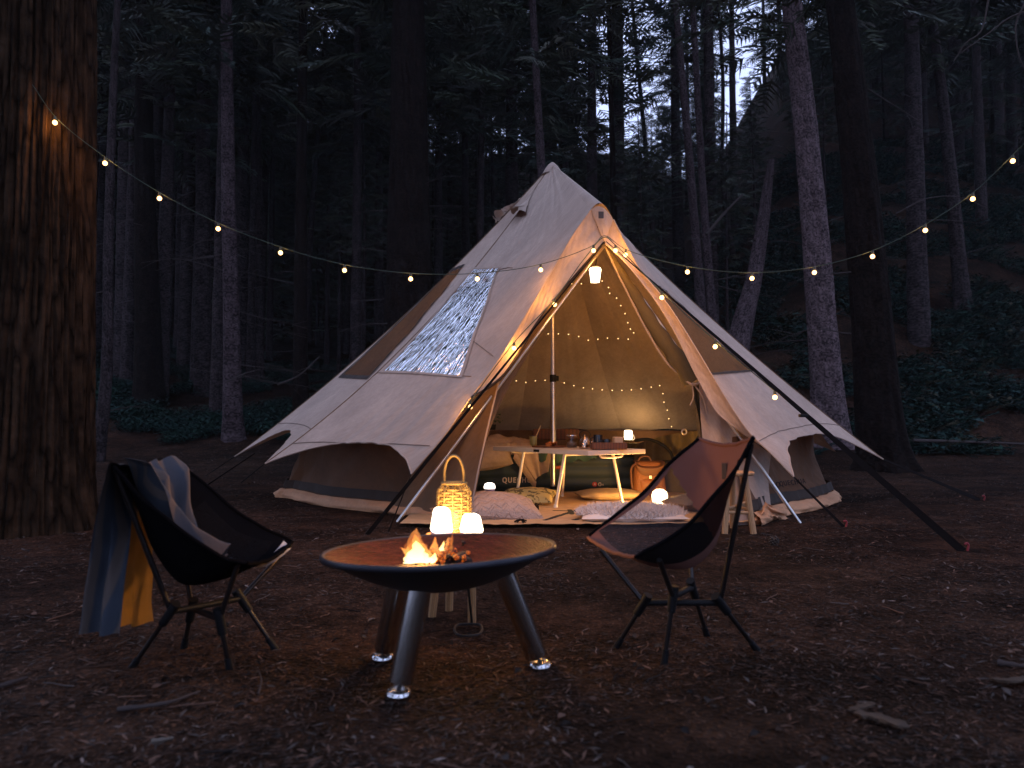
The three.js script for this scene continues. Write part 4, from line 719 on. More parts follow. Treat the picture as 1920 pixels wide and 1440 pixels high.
// ---------------------------------------------------------------- folding table and what stands on it
{
  const Y = 0.486, C0 = V(0.578, Y, -5.55), s = V(0.8, 0, -0.6), l = V(-0.6, 0, -0.8), at = (a, b, y = Y) => V(C0.x + s.x * a + l.x * b, y, C0.z + s.z * a + l.z * b);
  const ang = Math.atan2(-s.z, s.x), t = thing('folding_table', 'folding aluminium camp table with slanted legs in the doorway', 'table', V(at(0.3, 0.6).x, 0, at(0.3, 0.6).z));
  const topM = std([0.52, 0.45, 0.42], { roughness: 0.45 }), edge = std([0.66, 0.58, 0.55], { roughness: 0.35, metalness: 0.25 });
  const slab = (a0, a1, b0, b1, y, h, m, n) => add(t, n, box(a1 - a0, h, b1 - b0, at((a0 + a1) / 2, (b0 + b1) / 2, y), 0.003, ang), m);
  slab(0, 0.6, 0, 0.606, Y - 0.016, 0.028, topM, 'tabletop_half'); slab(0, 0.6, 0.614, 1.22, Y - 0.016, 0.028, topM, 'tabletop_half');
  for (const [a0, a1, b0, b1] of [[-0.012, 0, -0.012, 0.606], [-0.012, 0, 0.614, 1.232], [0, 0.612, -0.012, 0], [0.6, 0.612, 0, 0.606], [0.6, 0.612, 0.614, 1.232], [0, 0.6, 1.22, 1.232]]) slab(a0, a1, b0, b1, Y - 0.018, 0.036, edge, 'edge_profile');
  add(t, 'latch', box(0.07, 0.02, 0.008, at(-0.016, 0.61, Y - 0.018), 0.002, ang + Math.PI / 2), M.blackPlastic);
  for (const [a, b] of [[0.28, 0.04], [0.28, 1.18]]) add(t, 'carry_handle', tube([at(a - 0.12, b, Y - 0.035), at(a - 0.12, b - 0.0, Y - 0.05), at(a + 0.12, b, Y - 0.05), at(a + 0.12, b, Y - 0.035)], 0.008, 20, 6), edge);
  for (const [a, b, fa, fb] of [[0.05, 0.33, 0.0, 0.385], [0.55, 0.3, 0.6, 0.24], [0.05, 0.86, 0.03, 0.95], [0.55, 0.9, 0.58, 0.98]]) {
    const leg = add(t, 'leg', rod(at(fa, fb, 0.032), at(a, b, Y - 0.035), 0.0135, 0.0135, 14), std([0.78, 0.68, 0.58], { roughness: 0.35, metalness: 0.35 }));
    add(leg, 'foot', rod(at(fa, fb, 0.022), at(fa, fb, 0.05), 0.018, 0.016, 12), paleM);
  }
  add(t, 'crossbar', rod(at(0.05, 0.33, Y - 0.045), at(0.55, 0.3, Y - 0.045), 0.009), edge); add(t, 'crossbar', rod(at(0.05, 0.86, Y - 0.045), at(0.55, 0.9, Y - 0.045), 0.009), edge);
  const on = (px) => { for (let D = 5.4; D < 7; D += 0.005) { const r = ray(px, 836); const x = r.x / -r.z * D; const rx = x - C0.x, rz = -D - C0.z, a = rx * s.x + rz * s.z, b = rx * l.x + rz * l.z; if (a > 0.3 && b > 0.05) return V(x, Y, -D); } return V((px - 960) / F * 6, Y, -6); };
  const glassM = phy([0.95, 0.95, 0.93], { transmission: 1, thickness: 0, roughness: 0.03, ior: 1.5 });
  { const c = on(1000), o = thing('drink_glass', 'tumbler of pale green drink with a straw on the table', 'glass', c); add(o, 'glass', lathe([[0, 0.004], [0.03, 0.004], [0.038, 0.1]], c, 24), glassM); add(o, 'drink', lathe([[0, 0.008], [0.029, 0.008], [0.035, 0.088], [0, 0.088]], c, 24), std([0.28, 0.26, 0.09], { roughness: 0.4 })); add(o, 'straw', rod(c.clone().add(V(0, 0.03, 0)), c.clone().add(V(0.066, 0.185, 0)), 0.0045), std([0.6, 0.4, 0.18])); }
  { const c = on(1030), o = thing('serving_board', 'round dark wooden board under the snacks', 'board', c); add(o, 'board', lathe([[0, 0], [0.15, 0], [0.155, 0.005], [0.15, 0.01], [0, 0.01]], c, 40), M.woodBrown); }
  { const c = on(1034).add(V(0, 0.011, 0)), o = thing('snack_pieces', 'orange sliced snacks piled on the dark board', 'food', c); for (let i = 0; i < 10; i++) { const g = new THREE.CylinderGeometry(0.02, 0.024, 0.009, 9); g.rotateX(rr(-0.5, 0.5)); g.rotateZ(rr(-0.5, 0.5)); g.translate(c.x + rr(-0.07, 0.07), c.y + 0.008 + rr(0, 0.022), c.z + rr(-0.05, 0.05)); add(o, 'slice', g, std([rr(0.35, 0.6), 0.14, 0.03])); } }
  { const c = on(1072), o = thing('glass_jar', 'clear glass jar with metal rim left of the kettle', 'jar', c); add(o, 'jar', lathe([[0, 0.003], [0.046, 0.003], [0.048, 0.012], [0.048, 0.085], [0.042, 0.1], [0.044, 0.106]], c, 28), glassM); add(o, 'contents', lathe([[0, 0.005], [0.042, 0.005], [0.042, 0.05], [0, 0.055]], c, 20), std([0.1, 0.07, 0.06])); add(o, 'rim', lathe([[0.043, 0.1], [0.047, 0.1], [0.047, 0.108], [0.043, 0.108]], c, 28), M.chrome); }
  { const c = on(1096).add(V(0, 0, 0.03)), o = thing('kettle', 'small shiny metal kettle beside the wooden tray', 'kettle', c), steelK = std([0.55, 0.42, 0.34], { metalness: 1, roughness: 0.2 }); add(o, 'body', lathe([[0, 0.002], [0.047, 0.002], [0.05, 0.01], [0.048, 0.06], [0.036, 0.084], [0.03, 0.09], [0, 0.09]], c, 32), steelK); add(o, 'lid', lathe([[0.031, 0.09], [0.028, 0.098], [0.006, 0.103], [0.008, 0.114], [0, 0.116]], c, 24), steelK); add(o, 'spout', tube([c.clone().add(V(0.044, 0.045, 0.01)), c.clone().add(V(0.066, 0.062, 0.014)), c.clone().add(V(0.072, 0.088, 0.016))], (k) => 0.009 - 0.004 * k, 12, 8), steelK); add(o, 'handle', tube([c.clone().add(V(-0.036, 0.088, 0)), c.clone().add(V(-0.045, 0.12, 0)), c.clone().add(V(0, 0.15, 0)), c.clone().add(V(0.045, 0.12, 0)), c.clone().add(V(0.036, 0.088, 0))], 0.003, 24, 6), M.blackPlastic); }
  { const c = on(1140), b = c.clone().add(V(0, 0.03, 0.02)), o = thing('wooden_tray', 'brown wooden tray on the right end of the table', 'tray', c.clone().add(V(0, 0, 0.02))); add(o, 'bottom', box(0.27, 0.012, 0.16, b.clone().add(V(0, -0.022, 0)), 0.003), M.woodBrown); for (const [w, d, x, z] of [[0.27, 0.012, 0, 0.08], [0.27, 0.012, 0, -0.08], [0.012, 0.148, -0.129, 0], [0.012, 0.148, 0.129, 0]]) add(o, 'side', box(w, 0.05, d, b.clone().add(V(x, 0.002, z)), 0.003), M.woodBrown);
    const enamel = std([0.012, 0.012, 0.016], { roughness: 0.15 });
    for (const [dx, dz, lab, r, h] of [[-0.085, 0.02, 'tall black enamel mug at the left end of the tray', 0.036, 0.1], [-0.015, 0.01, 'squat black enamel mug in the middle of the tray', 0.032, 0.066]]) { const m = c.clone().add(V(dx, 0.016, dz + 0.02)), q = thing('enamel_mug', lab, 'mug', m, 'black mugs in the tray'); add(q, 'body', lathe([[0, 0], [r * 0.95, 0], [r, 0.006], [r, h], [r * 0.93, h], [r * 0.9, 0.006], [0, 0.006]], m, 28), enamel); add(q, 'handle', tube([m.clone().add(V(-r, h * 0.8, 0)), m.clone().add(V(-r - 0.022, h * 0.7, 0)), m.clone().add(V(-r - 0.02, h * 0.35, 0)), m.clone().add(V(-r, h * 0.25, 0))], 0.004, 14, 6), enamel); }
    top('candle_block', box(0.07, 0.085, 0.06, c.clone().add(V(0.072, 0.058, 0.03)), 0.006, 0.2), std([0.5, 0.34, 0.22], { roughness: 0.7 }), 'square beige block candle at the right end of the tray', 'candle'); }
}
// ---------------------------------------------------------------- bed, cushions and rug inside
const airM = std([0.012, 0.03, 0.036], { roughness: 0.55, bumpMap: weaveTex, bumpScale: 0.001 });
{
  const c = V(0.42, 0.02, -7.95), w = 1.62, d = 1.3, h = 0.36, t = thing('air_bed', 'thick dark teal inflatable bed standing across the tent', 'air bed', c);
  const ribs = (n) => surf((u, v) => { const a = u * 6.283, e = 0.14, sx = Math.sign(Math.cos(a)) * Math.pow(Math.abs(Math.cos(a)), e), sz = Math.sign(Math.sin(a)) * Math.pow(Math.abs(Math.sin(a)), e), b = 1 + 0.02 * Math.abs(Math.sin(v * 3.1416 * 3)), y = v * h; const ins = 0.04 * Math.pow(Math.abs(v * 2 - 1), 6); return V(c.x + sx * (w / 2 * b - ins), c.y + y + 0.015 * noise(u * 10, v * 2, 1), c.z + sz * (d / 2 * b - ins)); }, 160, 24, { wrap: true });
  add(t, 'side_wall', ribs(), airM);
  add(t, 'top_sheet', surf((u, v) => V(c.x + (u - 0.5) * w * 0.99, c.y + h + 0.012 * Math.sin(u * 40) * Math.sin(Math.PI * v) + 0.012 * noise(u * 6, v * 6, 2), c.z + (v - 0.5) * d * 0.98), 60, 30), std([0.16, 0.11, 0.07], { map: canvasTex }));
  const z = c.z + d / 2 + 0.012;
  const wm = std([0.62, 0.55, 0.5]);
  const g1 = text('QUECHUA', 0.052, 0.004), p1 = P(974, 901, -z); g1.translate(p1.x, p1.y, z + 0.004); add(t, 'lettering', g1, wm);
  const p2 = P(1115, 908, -z), disc = new THREE.CircleGeometry(0.024, 24); disc.translate(p2.x, p2.y, z + 0.006); add(t, 'logo_disc', disc, std([0.5, 0.05, 0.025]));
  const g2 = text('A', 0.024, 0.003); g2.translate(p2.x, p2.y, z + 0.008); add(t, 'logo', g2, wm);
  const g3 = text('O', 0.036, 0.003), p3 = P(1124.5, 908, -z); g3.translate(p3.x, p3.y, z + 0.006); add(t, 'lettering', g3, wm);
  const g4 = text('2L', 0.016, 0.003), p4 = P(1130, 908.5, -z); g4.translate(p4.x, p4.y, z + 0.006); add(t, 'lettering', g4, wm);
}
const linen = std([0.5, 0.38, 0.29], { map: canvasTex, bumpMap: weaveTex, bumpScale: 0.002, roughness: 0.95 });
const throwM = std([0.62, 0.46, 0.36], { map: canvasTex, bumpMap: weaveTex, bumpScale: 0.002, roughness: 0.95 });
{
  const t = thing('fringed_throw', 'cream throw with fringes lying over the bed and hanging down its front', 'throw', P(985, 916, 7.2));
  add(t, 'cloth', surf((u, v) => { const a = P(lerp(903, 1003, u), 830 - 20 * Math.sin(Math.PI * Math.min(1, u * 1.15)) * (0.7 + 0.3 * Math.sin(u * 9)), 8.0), b = P(lerp(900, 1000, u), lerp(838, 845, u), 7.32); const p = a.lerp(b, v); p.y += 0.05 * Math.sin(Math.PI * v) + 0.03 * noise(u * 7, v * 4, 3); return p; }, 50, 24), throwM);
  add(t, 'hanging_end', surf((u, v) => { const a = P(lerp(965, 1035, u), 846, 7.26), b = P(lerp(1004, 1028, u * u), lerp(902, 884, u) , 7.22); const p = a.lerp(b, Math.pow(v, 0.9)); p.z += 0.012 * Math.sin(u * 14) + 0.03; return p; }, 40, 30), throwM);
  const fr = []; for (let i = 0; i < 26; i++) { const v = i / 25, a = P(lerp(965, 1004, v), lerp(846, 902, v), 7.2), e = a.clone().add(V(-0.012 + 0.01 * noise(i, 1, 1), -0.075, 0.01)); fr.push(tube([a, a.clone().lerp(e, 0.5).add(V(0.006, 0, 0.008)), e], 0.006, 6, 5)); } add(t, 'fringe', fr, throwM);
  const f2 = []; for (let i = 0; i < 30; i++) { const a = P(lerp(901, 1000, i / 29), lerp(838, 845, i / 29), 7.3); f2.push(tube([a, a.clone().add(V(0.004, -0.03, 0.012)), a.clone().add(V(-0.004, -0.055, 0.012))], 0.0055, 5, 5)); } add(t, 'fringe', f2, throwM);
}
{
  const t = thing('bed_bolster', 'rounded beige pillow on the left end of the bed below the throw', 'pillow', P(920, 870, 7.1));
  add(t, 'cover', pillow(0.44, 0.3, 0.2, P(918, 856, 7.15), { rx: 0.7, rz: 0.15, seed: 4 }), linen);
}
top('green_blanket', surf((u, v) => { const p = P(lerp(1008, 1118, u), lerp(846, 866 - 8 * Math.abs(u - 0.4) + 3 * Math.sin(u * 25), v), 7.22); p.z += 0.03 * Math.sin(u * 22) * v; return p; }, 60, 10), std([0.06, 0.12, 0.085], { roughness: 0.9 }), 'dark green blanket edge hanging below the tabletop', 'blanket');
top('headboard', (() => { const g = new RoundedBoxGeometry(0.52, 0.16, 0.03, 4, 0.014), p = g.attributes.position; for (let i = 0; i < p.count; i++) { const x = p.getX(i) / 0.26; if (p.getY(i) > 0) p.setY(i, p.getY(i) - 0.05 * x * x * x * x); } g.computeVertexNormals(); const c = P(1042, 811, 8.1); g.translate(c.x, c.y, c.z); return g; })(), M.woodBrown, 'curved brown wooden board standing behind the table items', 'board');
{
  const c = P(922, 806, 7.9), t = thing('potted_plant', 'small leafy green plant in the dark left corner of the bed', 'plant', c); add(t, 'pot', lathe([[0, 0], [0.04, 0], [0.05, 0.06], [0, 0.06]], c, 20), M.blackPlastic);
  const pg = plantGeo(46, 0.11, 0.19, 0.05); pg.translate(c.x, c.y + 0.02, c.z); add(t, 'foliage', pg, std([0.07, 0.1, 0.025], { roughness: 0.5 }));
}
{
  const b = P(1052, 913, 7.05), t = thing('tent_mallet', 'thin orange mallet leaning on the front of the bed', 'mallet', V(b.x, 0.02, b.z)); const om = std([0.4, 0.08, 0.02], { roughness: 0.5 });
  const a = P(1054, 917, 7.02), e = P(1050, 876, 7.1); add(t, 'handle', rod(a, e, 0.011, 0.009), om); add(t, 'head', rod(P(1042, 877, 7.1), P(1059, 875, 7.1), 0.016), om);
}
{ // brown leather rucksack
  const c = P(1216, 892, 6.75), t = thing('leather_rucksack', 'brown leather rucksack standing right of the bed', 'rucksack', V(c.x, 0.02, c.z)), lm = std([0.2, 0.07, 0.018], { roughness: 0.6, bumpMap: soilBump, bumpScale: 0.004 }), dk = std([0.1, 0.035, 0.012], { roughness: 0.6 });
  const g = new RoundedBoxGeometry(0.29, 0.32, 0.15, 8, 0.06), p = g.attributes.position; for (let i = 0; i < p.count; i++) { const y = p.getY(i) / 0.16; p.setX(i, p.getX(i) * (1 - 0.13 * y) + 0.008 * noise(y * 4, p.getZ(i) * 20, 1)); p.setZ(i, p.getZ(i) * (1 - 0.2 * y)); } g.computeVertexNormals(); g.translate(c.x, 0.185, c.z); add(t, 'body', g, lm);
  add(t, 'flap', surf((u, v) => { const x = (u - 0.5) * 0.27, y = 0.335 - 0.12 * Math.pow(v, 1.3) * Math.pow(Math.max(0, 1 - Math.pow(Math.abs(2 * u - 1), 3)), 0.6) - 0.015 * v, z = -0.05 + 0.125 * Math.min(1, v * 1.8) + 0.015 * Math.sin(Math.PI * v); return V(c.x + x, y + 0.014, c.z + z); }, 30, 20), dk);
  add(t, 'front_pocket', pillow(0.19, 0.13, 0.06, V(c.x, 0.12, c.z + 0.07), { rx: Math.PI / 2, wr: 0.004 }), lm);
  add(t, 'strap', tube([V(c.x - 0.12, 0.33, c.z + 0.05), V(c.x - 0.165, 0.29, c.z + 0.07), V(c.x - 0.17, 0.17, c.z + 0.08), V(c.x - 0.15, 0.04, c.z + 0.08)], 0.011, 24, 8), dk);
  add(t, 'grab_handle', tube([V(c.x - 0.1, 0.335, c.z), V(c.x - 0.07, 0.38, c.z), V(c.x - 0.0, 0.385, c.z), V(c.x + 0.03, 0.335, c.z)], 0.008, 20, 6), dk);
  add(t, 'buckle', box(0.025, 0.03, 0.008, V(c.x, 0.205, c.z + 0.1), 0.003), M.alu);
}
{ // rug with black pattern
  const seg = [[[1040, 964], [1126, 966]], [[1022, 982], [1072, 966]], [[1072, 966], [1098, 957]], [[1098, 957], [1142, 958]], [[1068, 962], [1072, 970]], [[1150, 958], [1180, 951]], [[1160, 956], [1172, 954]], [[860, 955], [905, 948]], [[1075, 981], [1082, 980]], [[820, 962], [850, 972]]].map(([a, b]) => [G(...a), G(...b)]);
  const x0 = -0.75, x1 = 1.7, z0 = -7.1, z1 = -4.9, inkMap = tex(1024, 1024, (u, v) => {
    const x = lerp(x0, x1, u), z = lerp(z0, z1, v); let k = 0;
    for (const [a, b] of seg) { const dx = b.x - a.x, dz = b.z - a.z, t = clamp(((x - a.x) * dx + (z - a.z) * dz) / (dx * dx + dz * dz), 0, 1), d = Math.hypot(x - a.x - dx * t, (z - a.z - dz * t) * 0.6); k = Math.max(k, clamp((0.021 + 0.008 * (vn(u, v, 120, 120, 3) - 0.5) - d) / 0.006, 0, 1)); }
    const w = 0.86 + 0.2 * (tn(u, v, 50, 90, 4) - 0.5), row = 0.96 + 0.04 * Math.sin(v * 700);
    return [0.88 * w * row, 0.8 * w * row, 0.71 * w * row].map((c) => lerp(c, 0.05, k));
  }, true);
  const g = surf((u, v) => { const z = lerp(z0, z1, v), x = lerp(x0, x1, u), edge = v > 0.97 ? 0.05 * noise(u * 9, 1, 2) : 0; return V(x, 0.026 + 0.006 * noise(x * 4, z * 4, 3) + (v > 0.9 ? 0.012 * Math.abs(noise(x * 9, 2, 5)) : 0), z + edge + 0.12 * Math.pow(Math.abs(u - 0.4) * 1.7, 3) * -v); }, 120, 90);
  const uv = g.attributes.uv; for (let i = 0; i < uv.count; i++) { const k = i % 121, j = i / 121 | 0; uv.setXY(i, k / 120, j / 90); }
  const t = top('rug', g, std([0.95, 0.74, 0.5], { map: inkMap, bumpMap: weaveTex, bumpScale: 0.004, roughness: 1 }), 'cream rug with black zigzag lines lying in the doorway', 'rug');
  const tas = []; for (const [px, py, n] of [[1003, 957, 34], [976, 979, 22]]) { const c = G(px, py, 0.03); for (let i = 0; i < n; i++) { const a = rnd() * 6.28, e = c.clone().add(V(Math.cos(a) * rr(0.02, 0.045), rr(-0.005, n > 30 ? 0.06 : 0.02), Math.sin(a) * rr(0.015, 0.04))); tas.push(tube([c.clone().add(V(0, 0.015, 0)), c.clone().lerp(e, 0.5).add(V(0, 0.01, 0)), e], 0.0045, 5, 4)); } }
  add(t, 'tassel', tas, M.piping);
}
{
  const c = V(P(942, 950, 5.3).x, 0.085, -5.32), t = thing('tasselled_cushion', 'big cream cushion with raised zigzag stitching, left of the table leg', 'cushion', V(c.x, 0.03, c.z));
  const b = tex(512, 512, (u, v) => { const z = Math.abs(((u * 5) % 1) - 0.5) * 0.22 + v, k = Math.abs(((z * 5) % 1) - 0.5) * 2; return 0.4 * smoothstep(k, 0.55, 0.8) + 0.35 * tn(u, v, 60, 60, 2); }, false, 2.2);
  add(t, 'cover', pillow(0.54, 0.42, 0.2, c, { rx: 0.22, ry: 0.25, rz: -0.1, seed: 9, wr: 0.02 }), std([0.6, 0.43, 0.35], { bumpMap: b, bumpScale: 0.02, map: canvasTex, roughness: 0.95 }));
}
top('patterned_cushion', pillow(0.46, 0.36, 0.12, V(P(990, 920, 6.2).x, 0.085, -6.15), { ry: -0.2, rx: 0.18, seed: 12 }), std([0.46, 0.38, 0.29], { map: tex(256, 256, (u, v) => { const k = tn(u, v, 9, 9, 4), s = k > 0.58 ? 0.55 : 1; return [0.95 * s, 0.93 * s, 0.72 * s]; }, true, 3), roughness: 0.9 }), 'flat yellowish cushion with faint leaf print behind the dome lamp', 'cushion');
top('floor_cushion', pillow(0.6, 0.42, 0.1, V(P(1143, 938, 6.5).x, 0.068, -6.5), { ry: 0.1, seed: 15 }), std([0.5, 0.37, 0.23], { map: canvasTex, bumpMap: weaveTex, bumpScale: 0.002, roughness: 0.95 }), 'long flat beige floor cushion behind the right table leg', 'cushion');
{
  const c = V(P(1185, 972, 5.15).x, 0.05, -5.2), t = thing('sheepskin', 'fluffy white sheepskin at the right front of the rug', 'sheepskin', V(c.x, 0.03, c.z)), wm = std([0.72, 0.62, 0.56], { roughness: 1 });
  add(t, 'hide', pillow(0.74, 0.46, 0.09, c, { seed: 21, wr: 0.035 }), wm);
  const cone = new THREE.ConeGeometry(0.006, 0.05, 4); cone.translate(0, 0.02, 0); const list = [];
  for (let i = 0; i < 3500; i++) { const a = rnd() * 6.28, r = Math.sqrt(rnd()), x = Math.cos(a) * r * 0.38, z = Math.sin(a) * r * 0.24; list.push([x, 0.02 + 0.045 * Math.sqrt(Math.max(0, 1 - r * r * r)) + 0.01 * noise(x * 20, z * 20, 1), z, rnd() * 7, rr(0.6, 1.3), rr(-1, 1), rr(-1, 1)]); }
  scatter('wool', cone, wm, list, null, t);
}
{
  const c = G(1300, 962).add(V(0, 0.05, 0)); top('grey_cushion', pillow(0.4, 0.3, 0.13, V(c.x, 0.085, c.z), { ry: 0.5, seed: 31 }), std([0.2, 0.17, 0.15], { map: canvasTex }), 'soft grey cushion behind the mesh of the right chair', 'cushion');
}

// ---------------------------------------------------------------- camp chairs
const chairFabric = phy([0.13, 0.055, 0.042], { specularIntensity: 0.4, bumpMap: weaveTex, bumpScale: 0.0012, roughness: 0.9 }), darkFabric = phy([0.004, 0.004, 0.005], { specularIntensity: 0, bumpMap: weaveTex, bumpScale: 0.0012, roughness: 0.85 });
const netM = new THREE.MeshStandardMaterial({ color: C(0.05, 0.04, 0.045), roughness: 0.9, side: THREE.DoubleSide, transparent: true, opacity: 0.3 }), darkNet = new THREE.MeshPhysicalMaterial({ color: C(0.005, 0.005, 0.006), roughness: 1, specularIntensity: 0, side: THREE.DoubleSide, transparent: true, opacity: 0.96 });
function campChair(label, { far, near, mid, poles, legs, bars, fabric, net, name }) {
  const base = V((legs[0][1].x + legs[3][1].x) / 2, 0, (legs[0][1].z + legs[3][1].z) / 2), t = thing('camp_chair', label, 'chair', base);
  const E = [far, mid, near].map((l) => curve(l)), S = (u, v) => { const a = E[0].getPoint(v), m = E[1].getPoint(v), b = E[2].getPoint(v), c = m.clone().multiplyScalar(2).sub(a.clone().add(b).multiplyScalar(0.5)); return a.multiplyScalar((1 - u) ** 2).addScaledVector(c, 2 * u * (1 - u)).addScaledVector(b, u * u).add(V(0, 0.004 * noise(u * 8, v * 6, 2), 0)); };
  add(t, 'backrest', surf(S, 48, 80, { keep: (u, v) => !net(u, v) && v > 0.5 }), fabric);
  add(t, 'seat', surf(S, 48, 80, { keep: (u, v) => !net(u, v) && v <= 0.5 }), fabric);
  add(t, 'seat_net', surf(S, 48, 80, { keep: (u, v) => net(u, v) === 1 }), netM);
  add(t, 'side_net', surf(S, 48, 80, { keep: (u, v) => net(u, v) === 2 }), darkNet);
  for (const u of [0, 1]) add(t, 'edge_binding', seamTube((v) => S(u, v), 0, 1, 40, 0.006), darkFabric);
  for (const v of [0, 1]) add(t, 'edge_binding', seamTube((u) => S(u, v), 0, 1, 24, 0.006), fabric);
  for (const [a, b] of poles) add(t, 'frame_pole', rod(a, b, 0.0075, 0.0075, 12), M.blackPole);
  for (const [a, b] of bars) add(t, 'crossbar', rod(a, b, 0.0095, 0.0095, 12), M.blackPlastic);
  for (const [a, b] of legs) { const l = add(t, 'leg', rod(a, b, 0.007, 0.007, 12), M.blackPole), d = a.clone().sub(b).normalize(); add(l, 'foot', rod(b, b.clone().addScaledVector(d, 0.045), 0.011, 0.0095, 12), M.blackPlastic); add(t, 'hub', rod(a.clone().addScaledVector(d, -0.045), a.clone().addScaledVector(d, 0.03), 0.0125, 0.014, 12), M.blackPlastic); }
  return { t, S };
}
{ // right chair
  const D = (x, y, d) => P(x, y, d), hub = [D(1207, 1130, 2.24), D(1262, 1118, 2.15), D(1298, 1102, 2.34), D(1350, 1130, 2.2)];
  const { t, S } = campChair('right camp chair with reddish brown back and see-through mesh seat', {
    far: [D(1103, 1007, 2.3), D(1150, 968, 2.32), D(1205, 925, 2.36), D(1256, 868, 2.4), D(1311, 822, 2.42)],
    near: [D(1192, 1044, 1.98), D(1216, 1030, 1.98), D(1254, 1009, 2.0), D(1296, 978, 2.02), D(1338, 929, 2.05), D(1383, 874, 2.08), D(1412, 820, 2.1)],
    mid: [D(1146, 1034, 2.13), D(1215, 1058, 2.15), D(1285, 1062, 2.18), D(1332, 1020, 2.24), D(1345, 930, 2.3), D(1362, 834, 2.3)],
    poles: [[D(1126, 1030, 2.28), hub[0]], [D(1236, 1050, 2.02), hub[1]], [D(1294, 1040, 2.36), hub[2]], [D(1409, 832, 2.11), hub[3]]],
    legs: [[hub[0], G(1154, 1216)], [hub[1], G(1245, 1246)], [hub[2], G(1326, 1194)], [hub[3], G(1421, 1221)]],
    bars: [[hub[0], hub[3]], [hub[1], hub[2]]], fabric: chairFabric,
    net: (u, v) => (v > 0.09 && v < 0.74 - 0.2 * u && u > 0.03 && u < 0.6 ? 1 : u > 0.8 && v > 0.06 && v < 0.93 ? 2 : 0),
  });
  add(t, 'corner_pocket', surf((u, v) => { const p = S(lerp(0.93, 1, u), lerp(0.9, 1, v)); return p.add(V(0.008 * Math.sin(Math.PI * u), 0, 0.012)); }, 8, 8), darkFabric);
  const q = S(0.55, 0.9); add(t, 'label_loop', box(0.016, 0.05, 0.006, q.clone().add(V(-0.004, 0, 0.012)), 0.002, -0.5), std([0.05, 0.03, 0.02]));
}
{ // left chair
  const D = (x, y, d) => P(x, y, d), hub = [D(320, 1147, 2.06), D(412, 1160, 2.06), D(452, 1122, 2.26), D(360, 1140, 2.25)];
  const { t, S } = campChair('left camp chair of dark fabric with a blanket thrown over its back', {
    far: [D(548, 1016, 2.4), D(500, 992, 2.42), D(448, 962, 2.44), D(390, 912, 2.46), D(326, 862, 2.48)],
    near: [D(462, 1056, 2.0), D(425, 1048, 1.98), D(372, 1018, 1.96), D(310, 972, 1.94), D(258, 926, 1.93), D(212, 874, 1.92)],
    mid: [D(508, 1048, 2.2), D(430, 1082, 2.18), D(352, 1092, 2.16), D(306, 1040, 2.18), D(283, 960, 2.22), D(268, 874, 2.24)],
    poles: [[D(545, 1022, 2.38), hub[2]], [D(448, 1052, 2.02), hub[1]], [D(216, 880, 1.95), hub[0]], [D(349, 1080, 2.3), hub[3]]],
    legs: [[hub[0], G(244, 1257)], [hub[1], G(432, 1261)], [hub[2], G(517, 1218)], [hub[3], G(344, 1219)]],
    bars: [[hub[0], hub[2]], [hub[1], hub[3]]], fabric: darkFabric,
    net: (u, v) => (v > 0.12 && v < 0.7 && u > 0.06 && u < 0.3 ? 2 : 0),
  });
  const lip = add(t, 'seat_lip', surf((u, v) => { const p = S(lerp(0.02, 0.62, u), 0.0).lerp(S(lerp(0.02, 0.62, u), 0.07), v); return p.add(V(0.004, -0.012 + 0.01 * v, 0.014)); }, 20, 6), std([0.3, 0.3, 0.33], { roughness: 0.8 }));
  // blanket over the back: inside face, roll over the top edge, long hanging end behind
  const foldLightTex = tex(256, 64, (u, v) => { const k = smoothstep(Math.sin(u * 6.283 * 11 + 0.6 * Math.sin(u * 20)), 0.1, 0.6), n = 0.9 + 0.2 * (tn(u, v, 20, 20, 3) - 0.5); return [lerp(0.42, 0.72, k) * n, lerp(0.47, 0.62, k) * n, lerp(0.56, 0.58, k) * n]; }, true);  // pale warm stripes painted into the cloth as light on the folds
  const blue = std([0.19, 0.2, 0.21], { map: foldLightTex, bumpMap: weaveTex, bumpScale: 0.002, roughness: 0.95 }), ochre = std([0.3, 0.15, 0.015], { map: canvasTex, bumpMap: weaveTex, bumpScale: 0.002, roughness: 0.95 });
  const b = thing('blanket', 'grey blue blanket with ochre lining hung over the back of the left chair', 'blanket', G(215, 1195));
  const fold = (u, v) => 0.027 * Math.sin(u * 21 + 2.2 * v + 2 * noise(u * 3, v * 2, 4)) + 0.008 * noise(u * 12, v * 4, 2);
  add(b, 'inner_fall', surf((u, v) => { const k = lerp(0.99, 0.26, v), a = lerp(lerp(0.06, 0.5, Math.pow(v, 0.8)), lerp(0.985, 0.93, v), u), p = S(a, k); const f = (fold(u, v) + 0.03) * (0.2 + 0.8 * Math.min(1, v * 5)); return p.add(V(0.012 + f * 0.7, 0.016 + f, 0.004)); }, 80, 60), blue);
  add(b, 'outer_fall', surf((u, v) => { const a = S(lerp(1.0, 0.55, u), 0.99).add(V(0, 0.012, 0)), e = P(lerp(154, 226, u), lerp(1186, 1192, u), lerp(2.12, 1.97, u)), p = a.clone().lerp(e, v); p.x -= 0.035 * Math.sin(Math.PI * Math.pow(v, 0.5)) * (1 - u * 0.6) * 0.6; p.z += 0.02 * Math.sin(u * 12 + v) * v + 0.01 * noise(u * 5, v * 3, 1); p.y += 0.015 * Math.sin(Math.PI * Math.min(1, v * 12)) * (v < 0.083 ? 1 : 0); return p; }, 50, 60), blue);
